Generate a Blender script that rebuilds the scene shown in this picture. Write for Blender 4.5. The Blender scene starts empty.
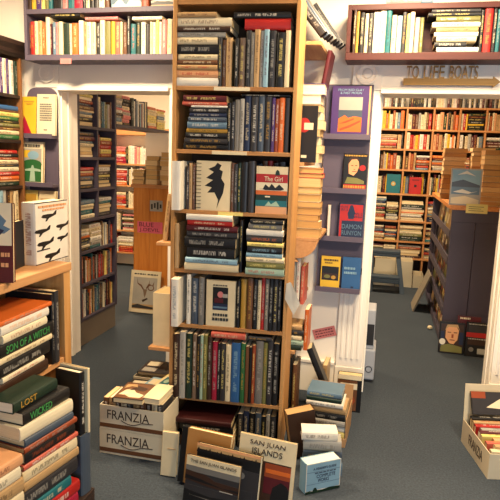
import bpy, math, random
from math import sin, cos, pi, radians, atan
from mathutils import Matrix, Vector
RN = random.Random(11)
COL = bpy.context.scene.collection

# ------------------------------------------------------------------ camera model
FPX, EYE, YAW, PITCH, ROLL = 570.0, 1.55, radians(13), atan(95/570.0), radians(2.0)
fw = Vector((-sin(YAW)*cos(PITCH), cos(YAW)*cos(PITCH), -sin(PITCH)))
r0 = Vector((cos(YAW), sin(YAW), 0)); u0_ = r0.cross(fw)
rt = r0*cos(ROLL) + u0_*sin(ROLL); up = -r0*sin(ROLL) + u0_*cos(ROLL)
CAM = Vector((0, 0, EYE))
def ray(px, py): return fw*FPX + rt*(px-250) + up*(250-py)
def on_x(px, py, X): d = ray(px, py); return CAM + d*(X/d.x)
def on_y(px, py, Y): d = ray(px, py); return CAM + d*(Y/d.y)
def on_z(px, py, Z): d = ray(px, py); return CAM + d*((Z-EYE)/d.z)
T = lambda x, y, z: Matrix.Translation((x, y, z))
RZ = lambda a: Matrix.Rotation(radians(a), 4, 'Z')
RX = lambda a: Matrix.Rotation(radians(a), 4, 'X')
RY = lambda a: Matrix.Rotation(radians(a), 4, 'Y')

# ------------------------------------------------------------------ colours
PAL = dict(cream=(234,216,176), white=(236,230,216), ivory=(240,226,192), tan=(192,156,108), brown=(112,72,44), black=(24,23,24),
 charcoal=(52,50,52), grey=(122,118,112), silver=(176,172,162), navy=(32,42,72), blue=(48,96,150), lightblue=(142,180,200), teal=(32,108,116),
 green=(46,104,56), darkgreen=(28,50,36), olive=(122,120,66), yellow=(232,188,52), lemon=(238,218,128), orange=(218,108,42), red=(182,38,32),
 maroon=(88,26,32), pink=(222,134,132), salmon=(206,98,78), purple=(78,52,112), taupe=(128,104,84), darkbrown=(62,40,28), rust=(156,72,38),
 peach=(232,170,120), mint=(170,196,172), slate=(72,84,100), crimson=(168,30,58), gold=(196,150,60), steel=(100,128,150), honey=(190,136,76), leaf=(72,160,84), wine=(62,24,24), rose=(232,104,128))
NAMES = dict(lightblue='light blue', darkgreen='dark green', darkbrown='dark brown', silver='pale grey', slate='slate grey', lemon='pale yellow', taupe='grey-brown', steel='grey-blue', mint='pale green', wine='dark wine red', leaf='green', honey='orange-tan')
def lin(c):
    if isinstance(c, str): c = PAL[c]
    o = []
    for v in c[:3]:
        v /= 255.0
        o.append(v/12.92 if v <= .04045 else ((v+.055)/1.055)**2.4)
    return (o[0], o[1], o[2])
def cname(c): return NAMES.get(c, c)

# ------------------------------------------------------------------ materials
def nm(name):
    m = bpy.data.materials.new(name); m.use_nodes = True
    nt = m.node_tree; b = nt.nodes['Principled BSDF']
    return m, nt, b
def N(nt, t, **kw):
    n = nt.nodes.new(t)
    for k, v in kw.items():
        if k in n.inputs: n.inputs[k].default_value = v
        else: setattr(n, k, v)
    return n
def math_(nt, op, a, b=None):
    n = nt.nodes.new('ShaderNodeMath'); n.operation = op
    for i, x in enumerate((a, b)):
        if x is None: continue
        if isinstance(x, (int, float)): n.inputs[i].default_value = x
        else: nt.links.new(x, n.inputs[i])
    return n.outputs[0]
def mixc(nt, f, a, b, mode='MIX'):
    n = nt.nodes.new('ShaderNodeMix'); n.data_type = 'RGBA'; n.blend_type = mode
    for s, x in ((n.inputs['Factor'], f), (n.inputs['A'], a), (n.inputs['B'], b)):
        if isinstance(x, (int, float)): s.default_value = x
        elif isinstance(x, tuple): s.default_value = (*x[:3], 1)
        else: nt.links.new(x, s)
    return n.outputs['Result']
def noise(nt, scale, vec=None, detail=3, rough=.5):
    n = N(nt, 'ShaderNodeTexNoise'); n.inputs['Scale'].default_value = scale; n.inputs['Detail'].default_value = detail; n.inputs['Roughness'].default_value = rough
    if vec is not None: nt.links.new(vec, n.inputs['Vector'])
    return n.outputs['Fac']
def coords(nt, scale=(1,1,1)):
    tc = N(nt, 'ShaderNodeTexCoord'); mp = N(nt, 'ShaderNodeMapping'); mp.inputs['Scale'].default_value = scale
    nt.links.new(tc.outputs['Object'], mp.inputs['Vector']); return mp.outputs['Vector']
def plain(name, c, rough=.6, var=.12, scale=6, bump=0.0, spec=.4):
    m, nt, b = nm(name); c = lin(c)
    v = coords(nt); f = noise(nt, scale, v, 5)
    lo = tuple(x*(1-var) for x in c); hi = tuple(min(1, x*(1+var)) for x in c)
    nt.links.new(mixc(nt, f, lo, hi), b.inputs['Base Color'])
    b.inputs['Roughness'].default_value = rough; b.inputs['Specular IOR Level'].default_value = spec
    if bump:
        bp = N(nt, 'ShaderNodeBump'); bp.inputs['Strength'].default_value = bump; bp.inputs['Distance'].default_value = .004
        nt.links.new(noise(nt, scale*14, v, 4), bp.inputs['Height']); nt.links.new(bp.outputs['Normal'], b.inputs['Normal'])
    return m
def wood(name, c1, c2, axis='z', rough=.5, knots=True):
    m, nt, b = nm(name)
    s = dict(x=(1.2, 22, 22), y=(22, 1.2, 22), z=(22, 22, 1.2))[axis]
    v = coords(nt, s); f = noise(nt, 1.6, v, 6, .62)
    cr = N(nt, 'ShaderNodeValToRGB'); nt.links.new(f, cr.inputs['Fac'])
    cr.color_ramp.elements[0].position = .3; cr.color_ramp.elements[0].color = (*lin(c1), 1)
    cr.color_ramp.elements[1].position = .72; cr.color_ramp.elements[1].color = (*lin(c2), 1)
    big = noise(nt, .9, coords(nt, (2, 2, 2)), 2)
    nt.links.new(mixc(nt, math_(nt, 'MULTIPLY', big, .25), cr.outputs['Color'], lin(c1)), b.inputs['Base Color'])
    b.inputs['Roughness'].default_value = rough; b.inputs['Specular IOR Level'].default_value = .35
    bp = N(nt, 'ShaderNodeBump'); bp.inputs['Strength'].default_value = .15; bp.inputs['Distance'].default_value = .002
    nt.links.new(f, bp.inputs['Height']); nt.links.new(bp.outputs['Normal'], b.inputs['Normal'])
    return m
def make_print():
    """Printed paper and cloth: colour from the face, pseudo lettering on the spine from UV."""
    m, nt, b = nm('printed_cover')
    col = N(nt, 'ShaderNodeAttribute', attribute_name='Col'); ink = N(nt, 'ShaderNodeAttribute', attribute_name='Ink')
    uv = N(nt, 'ShaderNodeUVMap'); sp = N(nt, 'ShaderNodeSeparateXYZ'); nt.links.new(uv.outputs['UV'], sp.inputs[0])
    u, v = sp.outputs[0], sp.outputs[1]
    seed = ink.outputs['Alpha']
    cb = N(nt, 'ShaderNodeCombineXYZ')
    nt.links.new(math_(nt, 'ADD', math_(nt, 'MULTIPLY', u, 58), math_(nt, 'MULTIPLY', seed, 97)), cb.inputs[0])
    nt.links.new(math_(nt, 'MULTIPLY', v, 2.2), cb.inputs[1]); nt.links.new(math_(nt, 'MULTIPLY', seed, 31), cb.inputs[2])
    n = noise(nt, 1.0, cb.outputs[0], 2)
    let = math_(nt, 'GREATER_THAN', n, .47)
    zu = math_(nt, 'LESS_THAN', math_(nt, 'ABSOLUTE', math_(nt, 'SUBTRACT', u, math_(nt, 'ADD', .5, math_(nt, 'MULTIPLY', seed, .1)))), .34)
    zv = math_(nt, 'LESS_THAN', math_(nt, 'ABSOLUTE', math_(nt, 'SUBTRACT', v, .5)), .2)
    gap = math_(nt, 'GREATER_THAN', math_(nt, 'ABSOLUTE', math_(nt, 'SUBTRACT', u, math_(nt, 'ADD', .28, math_(nt, 'MULTIPLY', seed, .4)))), .035)
    mk = math_(nt, 'MULTIPLY', math_(nt, 'MULTIPLY', let, zu), math_(nt, 'MULTIPLY', zv, gap))
    mk = math_(nt, 'MULTIPLY', mk, col.outputs['Alpha'])
    wear = noise(nt, 9, coords(nt), 4)
    base = mixc(nt, math_(nt, 'MULTIPLY', mk, .55), col.outputs['Color'], ink.outputs['Color'])
    base = mixc(nt, 1.0, base, mixc(nt, wear, (.62,.61,.6), (.98,.96,.92)), 'MULTIPLY')
    nt.links.new(base, b.inputs['Base Color'])
    b.inputs['Roughness'].default_value = .42; b.inputs['Specular IOR Level'].default_value = .4
    return m
def make_pages():
    m, nt, b = nm('page_edges')
    col = N(nt, 'ShaderNodeAttribute', attribute_name='Col'); uv = N(nt, 'ShaderNodeUVMap'); sp = N(nt, 'ShaderNodeSeparateXYZ'); nt.links.new(uv.outputs['UV'], sp.inputs[0])
    cb = N(nt, 'ShaderNodeCombineXYZ'); nt.links.new(math_(nt, 'MULTIPLY', sp.outputs[1], 420), cb.inputs[0]); nt.links.new(math_(nt, 'MULTIPLY', sp.outputs[0], 3), cb.inputs[1])
    f = noise(nt, 1.0, cb.outputs[0], 2)
    nt.links.new(mixc(nt, 1.0, col.outputs['Color'], mixc(nt, f, (.62,.58,.52), (1.15,1.12,1.08)), 'MULTIPLY'), b.inputs['Base Color'])
    b.inputs['Roughness'].default_value = .85; b.inputs['Specular IOR Level'].default_value = .15
    return m
def make_carpet():
    m, nt, b = nm('carpet')
    v = coords(nt); f = noise(nt, 95, v, 3, .75); g = noise(nt, 2.2, v, 4)
    c = mixc(nt, f, lin((31,36,41)), lin((80,88,97))); c = mixc(nt, 1.0, c, mixc(nt, g, (.82,.82,.84), (1.12,1.12,1.1)), 'MULTIPLY')
    nt.links.new(c, b.inputs['Base Color']); b.inputs['Roughness'].default_value = .95; b.inputs['Specular IOR Level'].default_value = .1
    bp = N(nt, 'ShaderNodeBump'); bp.inputs['Strength'].default_value = .5; bp.inputs['Distance'].default_value = .004
    nt.links.new(f, bp.inputs['Height']); nt.links.new(bp.outputs['Normal'], b.inputs['Normal'])
    return m
PRINT, PAGES, CARPET = make_print(), make_pages(), make_carpet()
PINE = wood('light_wood', (166,116,62), (206,156,96)); PINE_X = wood('light_wood_boards', (150,100,54), (190,140,84), 'x')
PINE_Y = wood('light_wood_counter', (176,124,76), (206,156,104), 'y')
ORANGE = wood('orange_pine', (178,104,36), (216,142,62)); ORANGE_X = wood('orange_pine_boards', (168,112,66), (204,148,94), 'x'); GRIDW = wood('grid_wood', (168,112,66), (200,146,94)); ORANGE_Y = wood('orange_pine_top', (176,106,48), (212,140,74), 'y')
BROWNW = wood('brown_wood', (104,66,36), (150,100,56)); DARKW = wood('dark_red_wood', (62,26,22), (92,42,34), 'x'); BLACKW = wood('black_brown_wood', (36,24,20), (58,42,34), 'y')
BACKW = plain('bookcase_back', (74,50,32), .7)
PURPLE = plain('purple_paint', (90,80,94), .5, .08); PURPLE_D = plain('dark_purple_and_shade', (66,58,70), .55, .1)  # darker purple; on the magazine case it is shade put into the colour
WALL = plain('cream_plaster', (246,236,220), .8, .04, 3, .05); TRIM = plain('cream_gloss_paint', (246,238,224), .45, .04, 4)
CEIL = plain('ceiling_white', (228,222,210), .9, .03)
CARD = plain('white_cardboard', (206,192,162), .8, .06, 12); BROWNCARD = plain('brown_cardboard', (176,136,92), .85, .08, 10)
STOOLM = plain('blue_grey_plastic', (54,66,76), .5, .06); GOLDW = wood('sign_gold_wood', (140,104,44), (176,136,66), 'x')
WHITEP = plain('pale_grey_plastic', (158,162,170), .4, .04); METAL = plain('dark_metal', (40,40,42), .35, .1)
GLASS, _nt, _b = nm('window_glass'); _b.inputs['Transmission Weight'].default_value = 1.0; _b.inputs['Roughness'].default_value = .02

# ------------------------------------------------------------------ mesh builder
class MB:
    def __init__(s): s.v, s.f, s.c, s.k, s.uv, s.mi = [], [], [], [], [], []
    def add(s, vs, fs, col=(.5,.5,.5), ink=(.1,.1,.1), uvs=None, M=None, style=0., seed=0., mi=0):
        b = len(s.v)
        s.v += [tuple(M @ Vector(p)) if M is not None else tuple(p) for p in vs]
        for i, f in enumerate(fs):
            s.f.append(tuple(b+j for j in f)); s.c.append((*col, style)); s.k.append((*ink, seed)); s.mi.append(mi)
            s.uv.append(uvs[i] if uvs else [(-1., -1.)]*len(f))
    def box(s, lo, hi, col=(.5,.5,.5), M=None, mi=0, uv=False):
        x0,y0,z0 = lo; x1,y1,z1 = hi
        vs = [(x0,y0,z0),(x1,y0,z0),(x1,y1,z0),(x0,y1,z0),(x0,y0,z1),(x1,y0,z1),(x1,y1,z1),(x0,y1,z1)]
        fs = [(0,3,2,1),(4,5,6,7),(0,1,5,4),(1,2,6,5),(2,3,7,6),(3,0,4,7)]
        uvs = [[(vs[j][1]+vs[j][2], vs[j][0]) for j in f] for f in fs] if uv else None
        s.add(vs, fs, col, M=M, mi=mi, uvs=uvs)
    def prism(s, pts, z0, z1, col=(.5,.5,.5), M=None, mi=0):
        """pts: ccw polygon in xy, extruded along z"""
        n = len(pts)
        vs = [(x,y,z0) for x,y in pts] + [(x,y,z1) for x,y in pts]
        fs = [tuple(range(n-1,-1,-1)), tuple(range(n,2*n))] + [(i,(i+1)%n,n+(i+1)%n,n+i) for i in range(n)]
        s.add(vs, fs, col, M=M, mi=mi)
    def lathe(s, prof, col=(.5,.5,.5), M=None, n=20, mi=0):
        vs = []; fs = []
        for r,z in prof:
            for k in range(n): a = 2*pi*k/n; vs.append((r*cos(a), r*sin(a), z))
        for i in range(len(prof)-1):
            for k in range(n): fs.append((i*n+k, i*n+(k+1)%n, (i+1)*n+(k+1)%n, (i+1)*n+k))
        fs.append(tuple(range(n-1,-1,-1))); fs.append(tuple((len(prof)-1)*n+k for k in range(n)))
        s.add(vs, fs, col, M=M, mi=mi)
    def tube(s, pts, r, col=(.5,.5,.5), n=6, M=None, mi=0):
        P = [Vector(p) for p in pts]; vs = []; fs = []
        for i,p in enumerate(P):
            d = (P[min(i+1,len(P)-1)]-P[max(i-1,0)]).normalized()
            a = d.orthogonal().normalized(); b = d.cross(a)
            for k in range(n): t = 2*pi*k/n; vs.append(tuple(p + a*r*cos(t) + b*r*sin(t)))
        for i in range(len(P)-1):
            for k in range(n): fs.append((i*n+k, i*n+(k+1)%n, (i+1)*n+(k+1)%n, (i+1)*n+k))
        fs.append(tuple(range(n-1,-1,-1))); fs.append(tuple((len(P)-1)*n+k for k in range(n)))
        s.add(vs, fs, col, M=M, mi=mi)
    def build(s, name, mat, parent=None, M=None, bevel=0.0, smooth=False):
        me = bpy.data.meshes.new(name); me.from_pydata(s.v, [], s.f)
        for m in (mat if isinstance(mat, (list, tuple)) else [mat]): me.materials.append(m)
        ca = me.color_attributes.new('Col', 'FLOAT_COLOR', 'CORNER'); ka = me.color_attributes.new('Ink', 'FLOAT_COLOR', 'CORNER'); ul = me.uv_layers.new(name='UVMap')
        cc, kk, uu = [], [], []
        for i, f in enumerate(s.f):
            for j in range(len(f)): cc += s.c[i]; kk += s.k[i]; uu += s.uv[i][j]
        ca.data.foreach_set('color', cc); ka.data.foreach_set('color', kk); ul.data.foreach_set('uv', uu)
        me.polygons.foreach_set('material_index', s.mi)
        if smooth: me.polygons.foreach_set('use_smooth', [True]*len(s.f))
        me.update()
        o = bpy.data.objects.new(name, me); COL.objects.link(o)
        if parent is not None: o.parent = parent
        if M is not None: o.matrix_local = M
        if bevel:
            b = o.modifiers.new('edge', 'BEVEL'); b.width = bevel; b.segments = 2; b.limit_method = 'ANGLE'
        return o
LABELS = {}
def tag(o, label, cat, group=None):
    o['label'] = label; o['category'] = cat
    if group: o['group'] = group
    LABELS.setdefault(label.lower(), []).append(o.name)
    return o
def empty(name, M, label, cat, group=None):
    o = bpy.data.objects.new(name, None); COL.objects.link(o); o.matrix_world = M; o.empty_display_size = .05
    return tag(o, label, cat, group)
def struct(name, mb, mat, bevel=0.0):
    o = mb.build(name, mat, bevel=bevel); o['kind'] = 'structure'; return o
def bx(*boxes):
    m = MB()
    for lo, hi in boxes: m.box(lo, hi)
    return m
_TC = {}
def text(body, w, h, M, col, parent=None, name='title', depth=.0006, mat=None, shear=0.):
    """Lettering fitted into w x h metres, standing in local x (right) / y (up) at M."""
    cu = bpy.data.curves.new('t', 'FONT'); cu.body = body; cu.extrude = .02; cu.align_x = 'CENTER'; cu.resolution_u = 3; cu.shear = shear
    ob = bpy.data.objects.new('t', cu); me0 = bpy.data.meshes.new_from_object(ob)
    vs = [tuple(v.co) for v in me0.vertices]; fs = [tuple(p.vertices) for p in me0.polygons]
    bpy.data.objects.remove(ob); bpy.data.curves.remove(cu); bpy.data.meshes.remove(me0)
    x0 = min(v[0] for v in vs); x1 = max(v[0] for v in vs); y0 = min(v[1] for v in vs); y1 = max(v[1] for v in vs)
    vs = [((v[0]-x0)/(x1-x0)*w, (v[1]-y0)/(y1-y0)*h, (1 if v[2] > 0 else -1)*depth) for v in vs]
    m = MB(); m.add(vs, fs, lin(col)); return m.build(name, mat or PRINT, parent, M)

# ------------------------------------------------------------------ books
def book_geo(mc, mp, t, h, w, col, ink, hard, style, pcol, M=None, mip=0):
    b = .0026 if hard else .0009; ins = .003 if hard else .0006
    b = min(b, t*.2); seed = RN.random()
    rb = min(.16*t, .004)
    arc = [(0, rb*1.3), (.12*t, rb*.45), (.35*t, .0), (.65*t, .0), (.88*t, rb*.45), (t, rb*1.3)]
    inner = [(t-b, b+rb), (b, b+rb)]
    poly = [(0, w)] + arc + [(t, w), (t-b, w)] + inner + [(b, w)]
    n = len(poly)
    vs = [(x,y,0.) for x,y in poly] + [(x,y,h) for x,y in poly]
    fs, uvs = [], []
    for i in range(n):
        j = (i+1) % n; fs.append((i, j, n+j, n+i))
        if 1 <= i <= 5: uvs.append([(0., poly[i][0]/t), (0., poly[j][0]/t), (1., poly[j][0]/t), (1., poly[i][0]/t)])
        else: uvs.append([(-1.,-1.)]*4)
    # caps: boards and spine
    for z, rev in ((0, True), (n, False)):
        cap = [[0,1,10,11], [1,2,3,4,5,6,9,10], [6,7,8,9]]
        for q in cap:
            q = [z+k for k in q]
            if rev: q = q[::-1]
            fs.append(tuple(q)); uvs.append([(-1.,-1.)]*len(q))
    mc.add(vs, fs, lin(col), lin(ink), uvs, M, style, seed)
    e = .0002
    x0,x1,y0,y1,z0,z1 = b+e, t-b-e, b+rb+e, w-ins, ins, h-ins
    mp.box((x0,y0,z0), (x1,y1,z1), pcol, M=M, mi=mip, uv=True)
def page_col():
    return lin(RN.choice([(232,216,180),(222,200,154),(240,228,200),(206,178,130),(228,208,166)]))
LIGHT = {'cream','white','ivory','tan','lemon','yellow','peach','silver','lightblue','mint','pink','gold'}
def inkfor(c):
    if isinstance(c, str) and c in LIGHT: return RN.choice(['black','black','darkbrown','maroon','navy','red'])
    return RN.choice(['white','cream','gold','lemon','silver'])
def book(M, t, h, w, col, label, group=None, ink=None, hard=None, style=None, name='book', pcol=None):
    if hard is None: hard = RN.random() < .5
    if style is None: style = 1.0 if RN.random() < .88 else 0.
    if label in TO_STUFF:
        book_geo(STUFF, STUFF, t, h, w, col, ink or inkfor(col), hard, style, pcol or page_col(), M, 1); o = Matrix(M); return Ghost(M, t, h, w)
    mc, mp = MB(), MB()
    book_geo(mc, mp, t, h, w, col, ink or inkfor(col), hard, style, pcol or page_col())
    o = bpy.data.objects.new(name, None); COL.objects.link(o); o.empty_display_size = .03; o.matrix_world = M
    tag(o, label, 'book' if name == 'book' else name, group)
    c = mc.build('cover', PRINT, o); mp.build('pages', PAGES, o)
    META[o.name] = (t, h, w, c)
    return o
# small far or hidden books that join the packed mass of books
TO_STUFF = set(x for x in '''peach paperback ninth from bottom of the tall stack beside the seascape book|tan paperback on top of the tall stack beside the seascape book|cream paperback second from bottom of the tall stack beside the seascape book|
maroon book with spine up, sixth from the front in the right-hand white carton|green book lying at the bottom of pile under the upright white books, cornice bookcase|cream paperback third from bottom of the tall stack beside the seascape book|
plain purple book standing second from left on second shelf of cornice bookcase|pale grey book lying seventh from bottom of the pile on the upper side shelf|slim maroon book standing seventh from left on purple wall shelf|
salmon book with spine up, third from the front in the right-hand white carton|rust paperback fifth from bottom of the tall stack beside the seascape book|orange book lying eighth from top of pile on the third shelf of cornice bookcase|
cream paperback at the bottom of the tall stack beside the seascape book|plain purple book standing fourth from left on second shelf of cornice bookcase|blue book lying on top of pile under the upright white books, cornice bookcase|
white book lying third from top of left stack on second shelf of central bookcase|ivory book lying sixth from top of pile on the third shelf of cornice bookcase|tan paperback fifth from bottom of the middle pile on the pine cabinet|
tan paperback at the bottom of the middle pile on the pine cabinet|red book lying seventh from top of pile on the third shelf of cornice bookcase|pale yellow book lying third from top of pile under the upright white books, cornice bookcase|
black book standing seventh from left on the upper tier of the purple wall shelf|cream book lying eighth from top of pile under the upright white books, cornice bookcase|rust paperback seventh from bottom of the tall stack behind the seascape book|
olive book lying sixth from top of pile under the upright white books, cornice bookcase|ivory book lying fifth from bottom of the pile on the upper side shelf|dark green book lying at the bottom of pile on the third shelf of cornice bookcase|
brown paperback on top of the far stack behind the tall stack, island bookcase|tan book lying second from bottom of the pile on the upper side shelf|tan book standing second from left inside the upper white carton|
cream book lying fourth from top of pile on the third shelf of cornice bookcase|cream book fourth from top of the nearer heap|green book lying fourth from top of pile under the upright white books, cornice bookcase|
slim cream book standing twelfth from left on purple wall shelf|cream paperback third from bottom of the middle pile on the pine cabinet|red book lying on top of pile on the third shelf of cornice bookcase|
charcoal book lying fourth from bottom on the low side shelf|pale green book lying second from bottom on the low side shelf|crimson book standing tenth from left on the upper tier of the purple wall shelf|
brown paperback fourth from bottom of the middle pile on the pine cabinet|tan paperback tenth from bottom of the far stack behind the tall stack, island bookcase|dark green paperback on top of the middle pile on the pine cabinet|
cream book lying third from bottom on the low side shelf|brown book lying seventh from top of pile under the upright white books, cornice bookcase|thick rust brown book beside the pale blue picture book on wall shelf|
pale grey book standing second under the corbel bracket|tan paperback at the bottom of the low leftmost pile on the pine cabinet|olive paperback second from bottom of the middle pile on the pine cabinet|
charcoal book lying fifth from top of pile on the third shelf of cornice bookcase|dark green book lying first from bottom on the low side shelf|black book lying second from top of pile on the third shelf of cornice bookcase|
brown paperback second from bottom of the tall stack behind the seascape book|teal book standing ninth from left on the upper tier of the purple wall shelf|rust book lying third from top of pile on the third shelf of cornice bookcase|
cream book lying first from bottom of the pile on the upper side shelf|rust paperback ninth from bottom of the far stack behind the tall stack, island bookcase|cream book with spine up, first from the front in the right-hand white carton|
thick charcoal book standing fifth from left on third shelf, behind the banded cover|purple book standing third from left on the upper tier of the purple wall shelf|peach paperback third from bottom of the tall pile on the pine cabinet|
pale grey book with spine up, seventh from the front in the right-hand white carton|crimson book at the bottom of the heap by the counter bookcase|brown paperback second from bottom of the low leftmost pile on the pine cabinet|
tan paperback third from bottom of the tall stack behind the seascape book|slim rust book standing first from left on fifth shelf, jutting from left end|thick dark brown book standing third from left on lowest visible shelf of cornice bookcase|
black book lying fifth from top of pile under the upright white books, cornice bookcase|rust paperback third from bottom of the low leftmost pile on the pine cabinet|rust paperback fourth from bottom of the tall stack behind the seascape book|
charcoal book lying sixth from bottom of the pile on the upper side shelf|large dark brown book lying at the bottom of the stack under the sixth shelf|brown paperback fifth from bottom of the tall stack behind the seascape book|
brown book lying fourth from bottom of the pile on the upper side shelf|tan paperback second from bottom of the tall pile on the pine cabinet|cream paperback on top of the low leftmost pile on the pine cabinet|
cream paperback fifth from bottom of the tall pile on the pine cabinet|tan paperback at the bottom of the tall stack behind the seascape book|brown paperback eleventh from bottom of the far stack behind the tall stack, island bookcase|
white book standing fifteenth from left on the upper tier of the purple wall shelf|tan paperback on top of the tall pile on the pine cabinet|brown book standing sixteenth from left on the upper tier of the purple wall shelf|
slim maroon book standing first from left on purple wall shelf|black book leaning outward, fifth from the front on topmost side shelf|thick tan book standing fourth from left on lowest visible shelf of cornice bookcase|
thick light blue book standing first from left on lowest visible shelf of cornice bookcase|pink book standing eighth from left on the upper tier of the purple wall shelf|dark brown book standing eighth from left inside the upper white carton|
black book standing thirteenth from left on the upper tier of the purple wall shelf|white book lying third from bottom of the pile on the upper side shelf|upright pale grey book standing second from left on lowest visible shelf of cornice bookcase|
teal book standing sixth from left on the upper tier of the purple wall shelf|large cream book lying second from bottom of the stack under the sixth shelf|brown book lying second from top of pile under the upright white books, cornice bookcase|
white book lying third from bottom of the pile in the brown carton|grey-blue book lying on top board of the dark red wall shelf|charcoal book leaning outward, third from the front on topmost side shelf|
yellow book standing second from left on the upper tier of the purple wall shelf|olive book standing fifth from left on the upper tier of the purple wall shelf|dark brown book standing first from left on the upper tier of the purple wall shelf|
brown paperback fourth from bottom of the tall pile on the pine cabinet|tan book with spine up, second from the front in the right-hand white carton|grey book leaning outward, seventh from the front on topmost side shelf|
plain brown book standing thirty-sixth from left on purple wall shelf|peach paperback eighth from bottom of the far stack behind the tall stack, island bookcase|cream paperback sixth from bottom of the tall stack behind the seascape book|
brown book standing seventh from left inside the upper white carton|plain red book standing third from left on third shelf, behind the banded cover|cream book standing ninth from left inside the upper white carton|
cream book standing twelfth from left on the upper tier of the purple wall shelf|pale yellow book lying second from bottom of the pile in the brown carton|tan book lying ninth from top of pile on the third shelf of cornice bookcase|
pale yellow book standing fourth from left on the upper tier of the purple wall shelf|charcoal book standing fourteenth from left on the upper tier of the purple wall shelf|white paperback at the bottom of the tall pile on the pine cabinet|
dark brown book leaning behind the tan one on the narrow ledge|white paperback sixth from bottom of the tall pile on the pine cabinet|plain brown book standing second from left on third shelf, behind the banded cover|
upright dark brown book standing fourth from left on third shelf, behind the banded cover|peach book with spine up, fourth from the front in the right-hand white carton|black book standing eleventh from left on the upper tier of the purple wall shelf|
tan book standing sixth from left inside the upper white carton|charcoal book standing fifth from left inside the upper white carton|cream book standing fourth from left inside the upper white carton|
grey-blue book lying lowest of the pile behind the COMPLETE WORKS book|dark brown book standing third from left inside the upper white carton|upright slate grey book standing first from left on third shelf, behind the banded cover|
cream book lying at the bottom of the pile in the brown carton|upright white book standing first from left on second shelf of cornice bookcase|thin pinkish book lying on the black book on the purple wall shelf|
teal book at the bottom of the nearer heap beside the counter bookcase|tan paperback at the bottom of the far stack behind the tall stack, island bookcase|slate grey book third from bottom of the nearer heap|
rust paperback third from bottom of the far stack behind the tall stack, island bookcase|rust paperback fourth from bottom of the far stack behind the tall stack, island bookcase|rust book on top of the nearer stack, counter bookcase|
peach paperback seventh from bottom of the far stack behind the tall stack, island bookcase|maroon book standing first under the corbel bracket|maroon book at the bottom of the nearer stack, counter bookcase|
cream book second from bottom of the nearer stack, counter bookcase|charcoal book third from bottom of the nearer stack, counter bookcase|charcoal book second from bottom of the nearer heap|
brown paperback sixth from bottom of the far stack behind the tall stack, island bookcase|brown paperback second from bottom of the far stack behind the tall stack, island bookcase|brown paperback fifth from bottom of the far stack behind the tall stack, island bookcase|
black book in the middle of the nearer heap|'''.replace('\n', '').split('|') if x)
META = {}
class Ghost:
    """a book that went into the mass of small far books"""
    def __init__(s, M, t, h, w): s.matrix_world = M; s.name = 'ghost'; s.d = dict(_t=t, _h=h, _w=w); s.label = ''
    def __getitem__(s, k): return s.d[k]
    def __setitem__(s, k, v): s.d[k] = v
def dims(o): return (o.d['_t'], o.d['_h'], o.d['_w'], None) if isinstance(o, Ghost) else META[o.name]
def top_of(o): return o.matrix_world.translation.z + dims(o)[1]
STUFF = MB()
def stuff_book(M, t, h, w, col):
    hard = RN.random() < .5
    book_geo(STUFF, STUFF, t, h, w, col, inkfor(col), hard, 1.0, page_col(), M, 1)
FLAT = Matrix(((0,0,-1,0),(0,1,0,0),(1,0,0,0),(0,0,0,1)))       # lying, spine to the viewer
FLATP = Matrix(((0,0,1,0),(0,-1,0,0),(1,0,0,0),(0,0,0,1)))      # lying, fore-edge to the viewer
FACE = Matrix(((0,1,0,0),(-1,0,0,0),(0,0,1,0),(0,0,0,1)))       # standing, front cover to the viewer
FACEUP = Matrix(((0,1,0,0),(0,0,1,0),(1,0,0,0),(0,0,0,1)))      # lying, front cover up, top away from the viewer
ORD = 'first second third fourth fifth sixth seventh eighth ninth tenth eleventh twelfth thirteenth fourteenth fifteenth sixteenth seventeenth eighteenth nineteenth twentieth twenty-first twenty-second twenty-third twenty-fourth twenty-fifth twenty-sixth twenty-seventh twenty-eighth twenty-ninth thirtieth thirty-first thirty-second thirty-third thirty-fourth thirty-fifth thirty-sixth thirty-seventh thirty-eighth thirty-ninth fortieth forty-first forty-second forty-third'.split()
def row(F, plane, z0, specs, place, group, v=.0, wmax=.24, zcap=None, from_='from left', first=0, named=None):
    """plane(px,py)->(u,z). specs: 'x0 x1 ytop colour[/ink] ...'"""
    last = -9; out = []
    if F is FC:
        nxt = min([q for q in list(SZ.values()) + [2.273] if q > z0+.05]) - .0215; zcap = min(zcap or 9, nxt)
    for i, s in enumerate([x.split() for x in specs.split(';') if x.strip()]):
        x0, x1, yt = map(float, s[:3]); c, _, k = s[3].partition('/')
        vv = v + (float(s[4]) if len(s) > 4 else RN.uniform(0, .012))
        a, z1 = plane(x0, yt); b, _z = plane(x1, yt)
        a = max(a, last+.0008); b = max(b-.0006, a+.006)
        if F is FC: a = max(a, UL+.0212); b = min(b, UR-.0212)
        last = b
        if zcap: z1 = min(z1, zcap)
        h = z1-z0; w = min(wmax, max(.1, h*RN.uniform(.64, .74)))
        size = 'thick' if b-a > .034 else 'slim' if b-a < .017 else RN.choice(['plain', 'upright'])
        lab = f"{size} {cname(c)} book standing {ORD[i+first]} {from_} on {place}"
        out.append(book(F @ T(a, vv, z0+.0005), b-a, h, w, c, lab, group, k or None))
    return out
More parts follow.
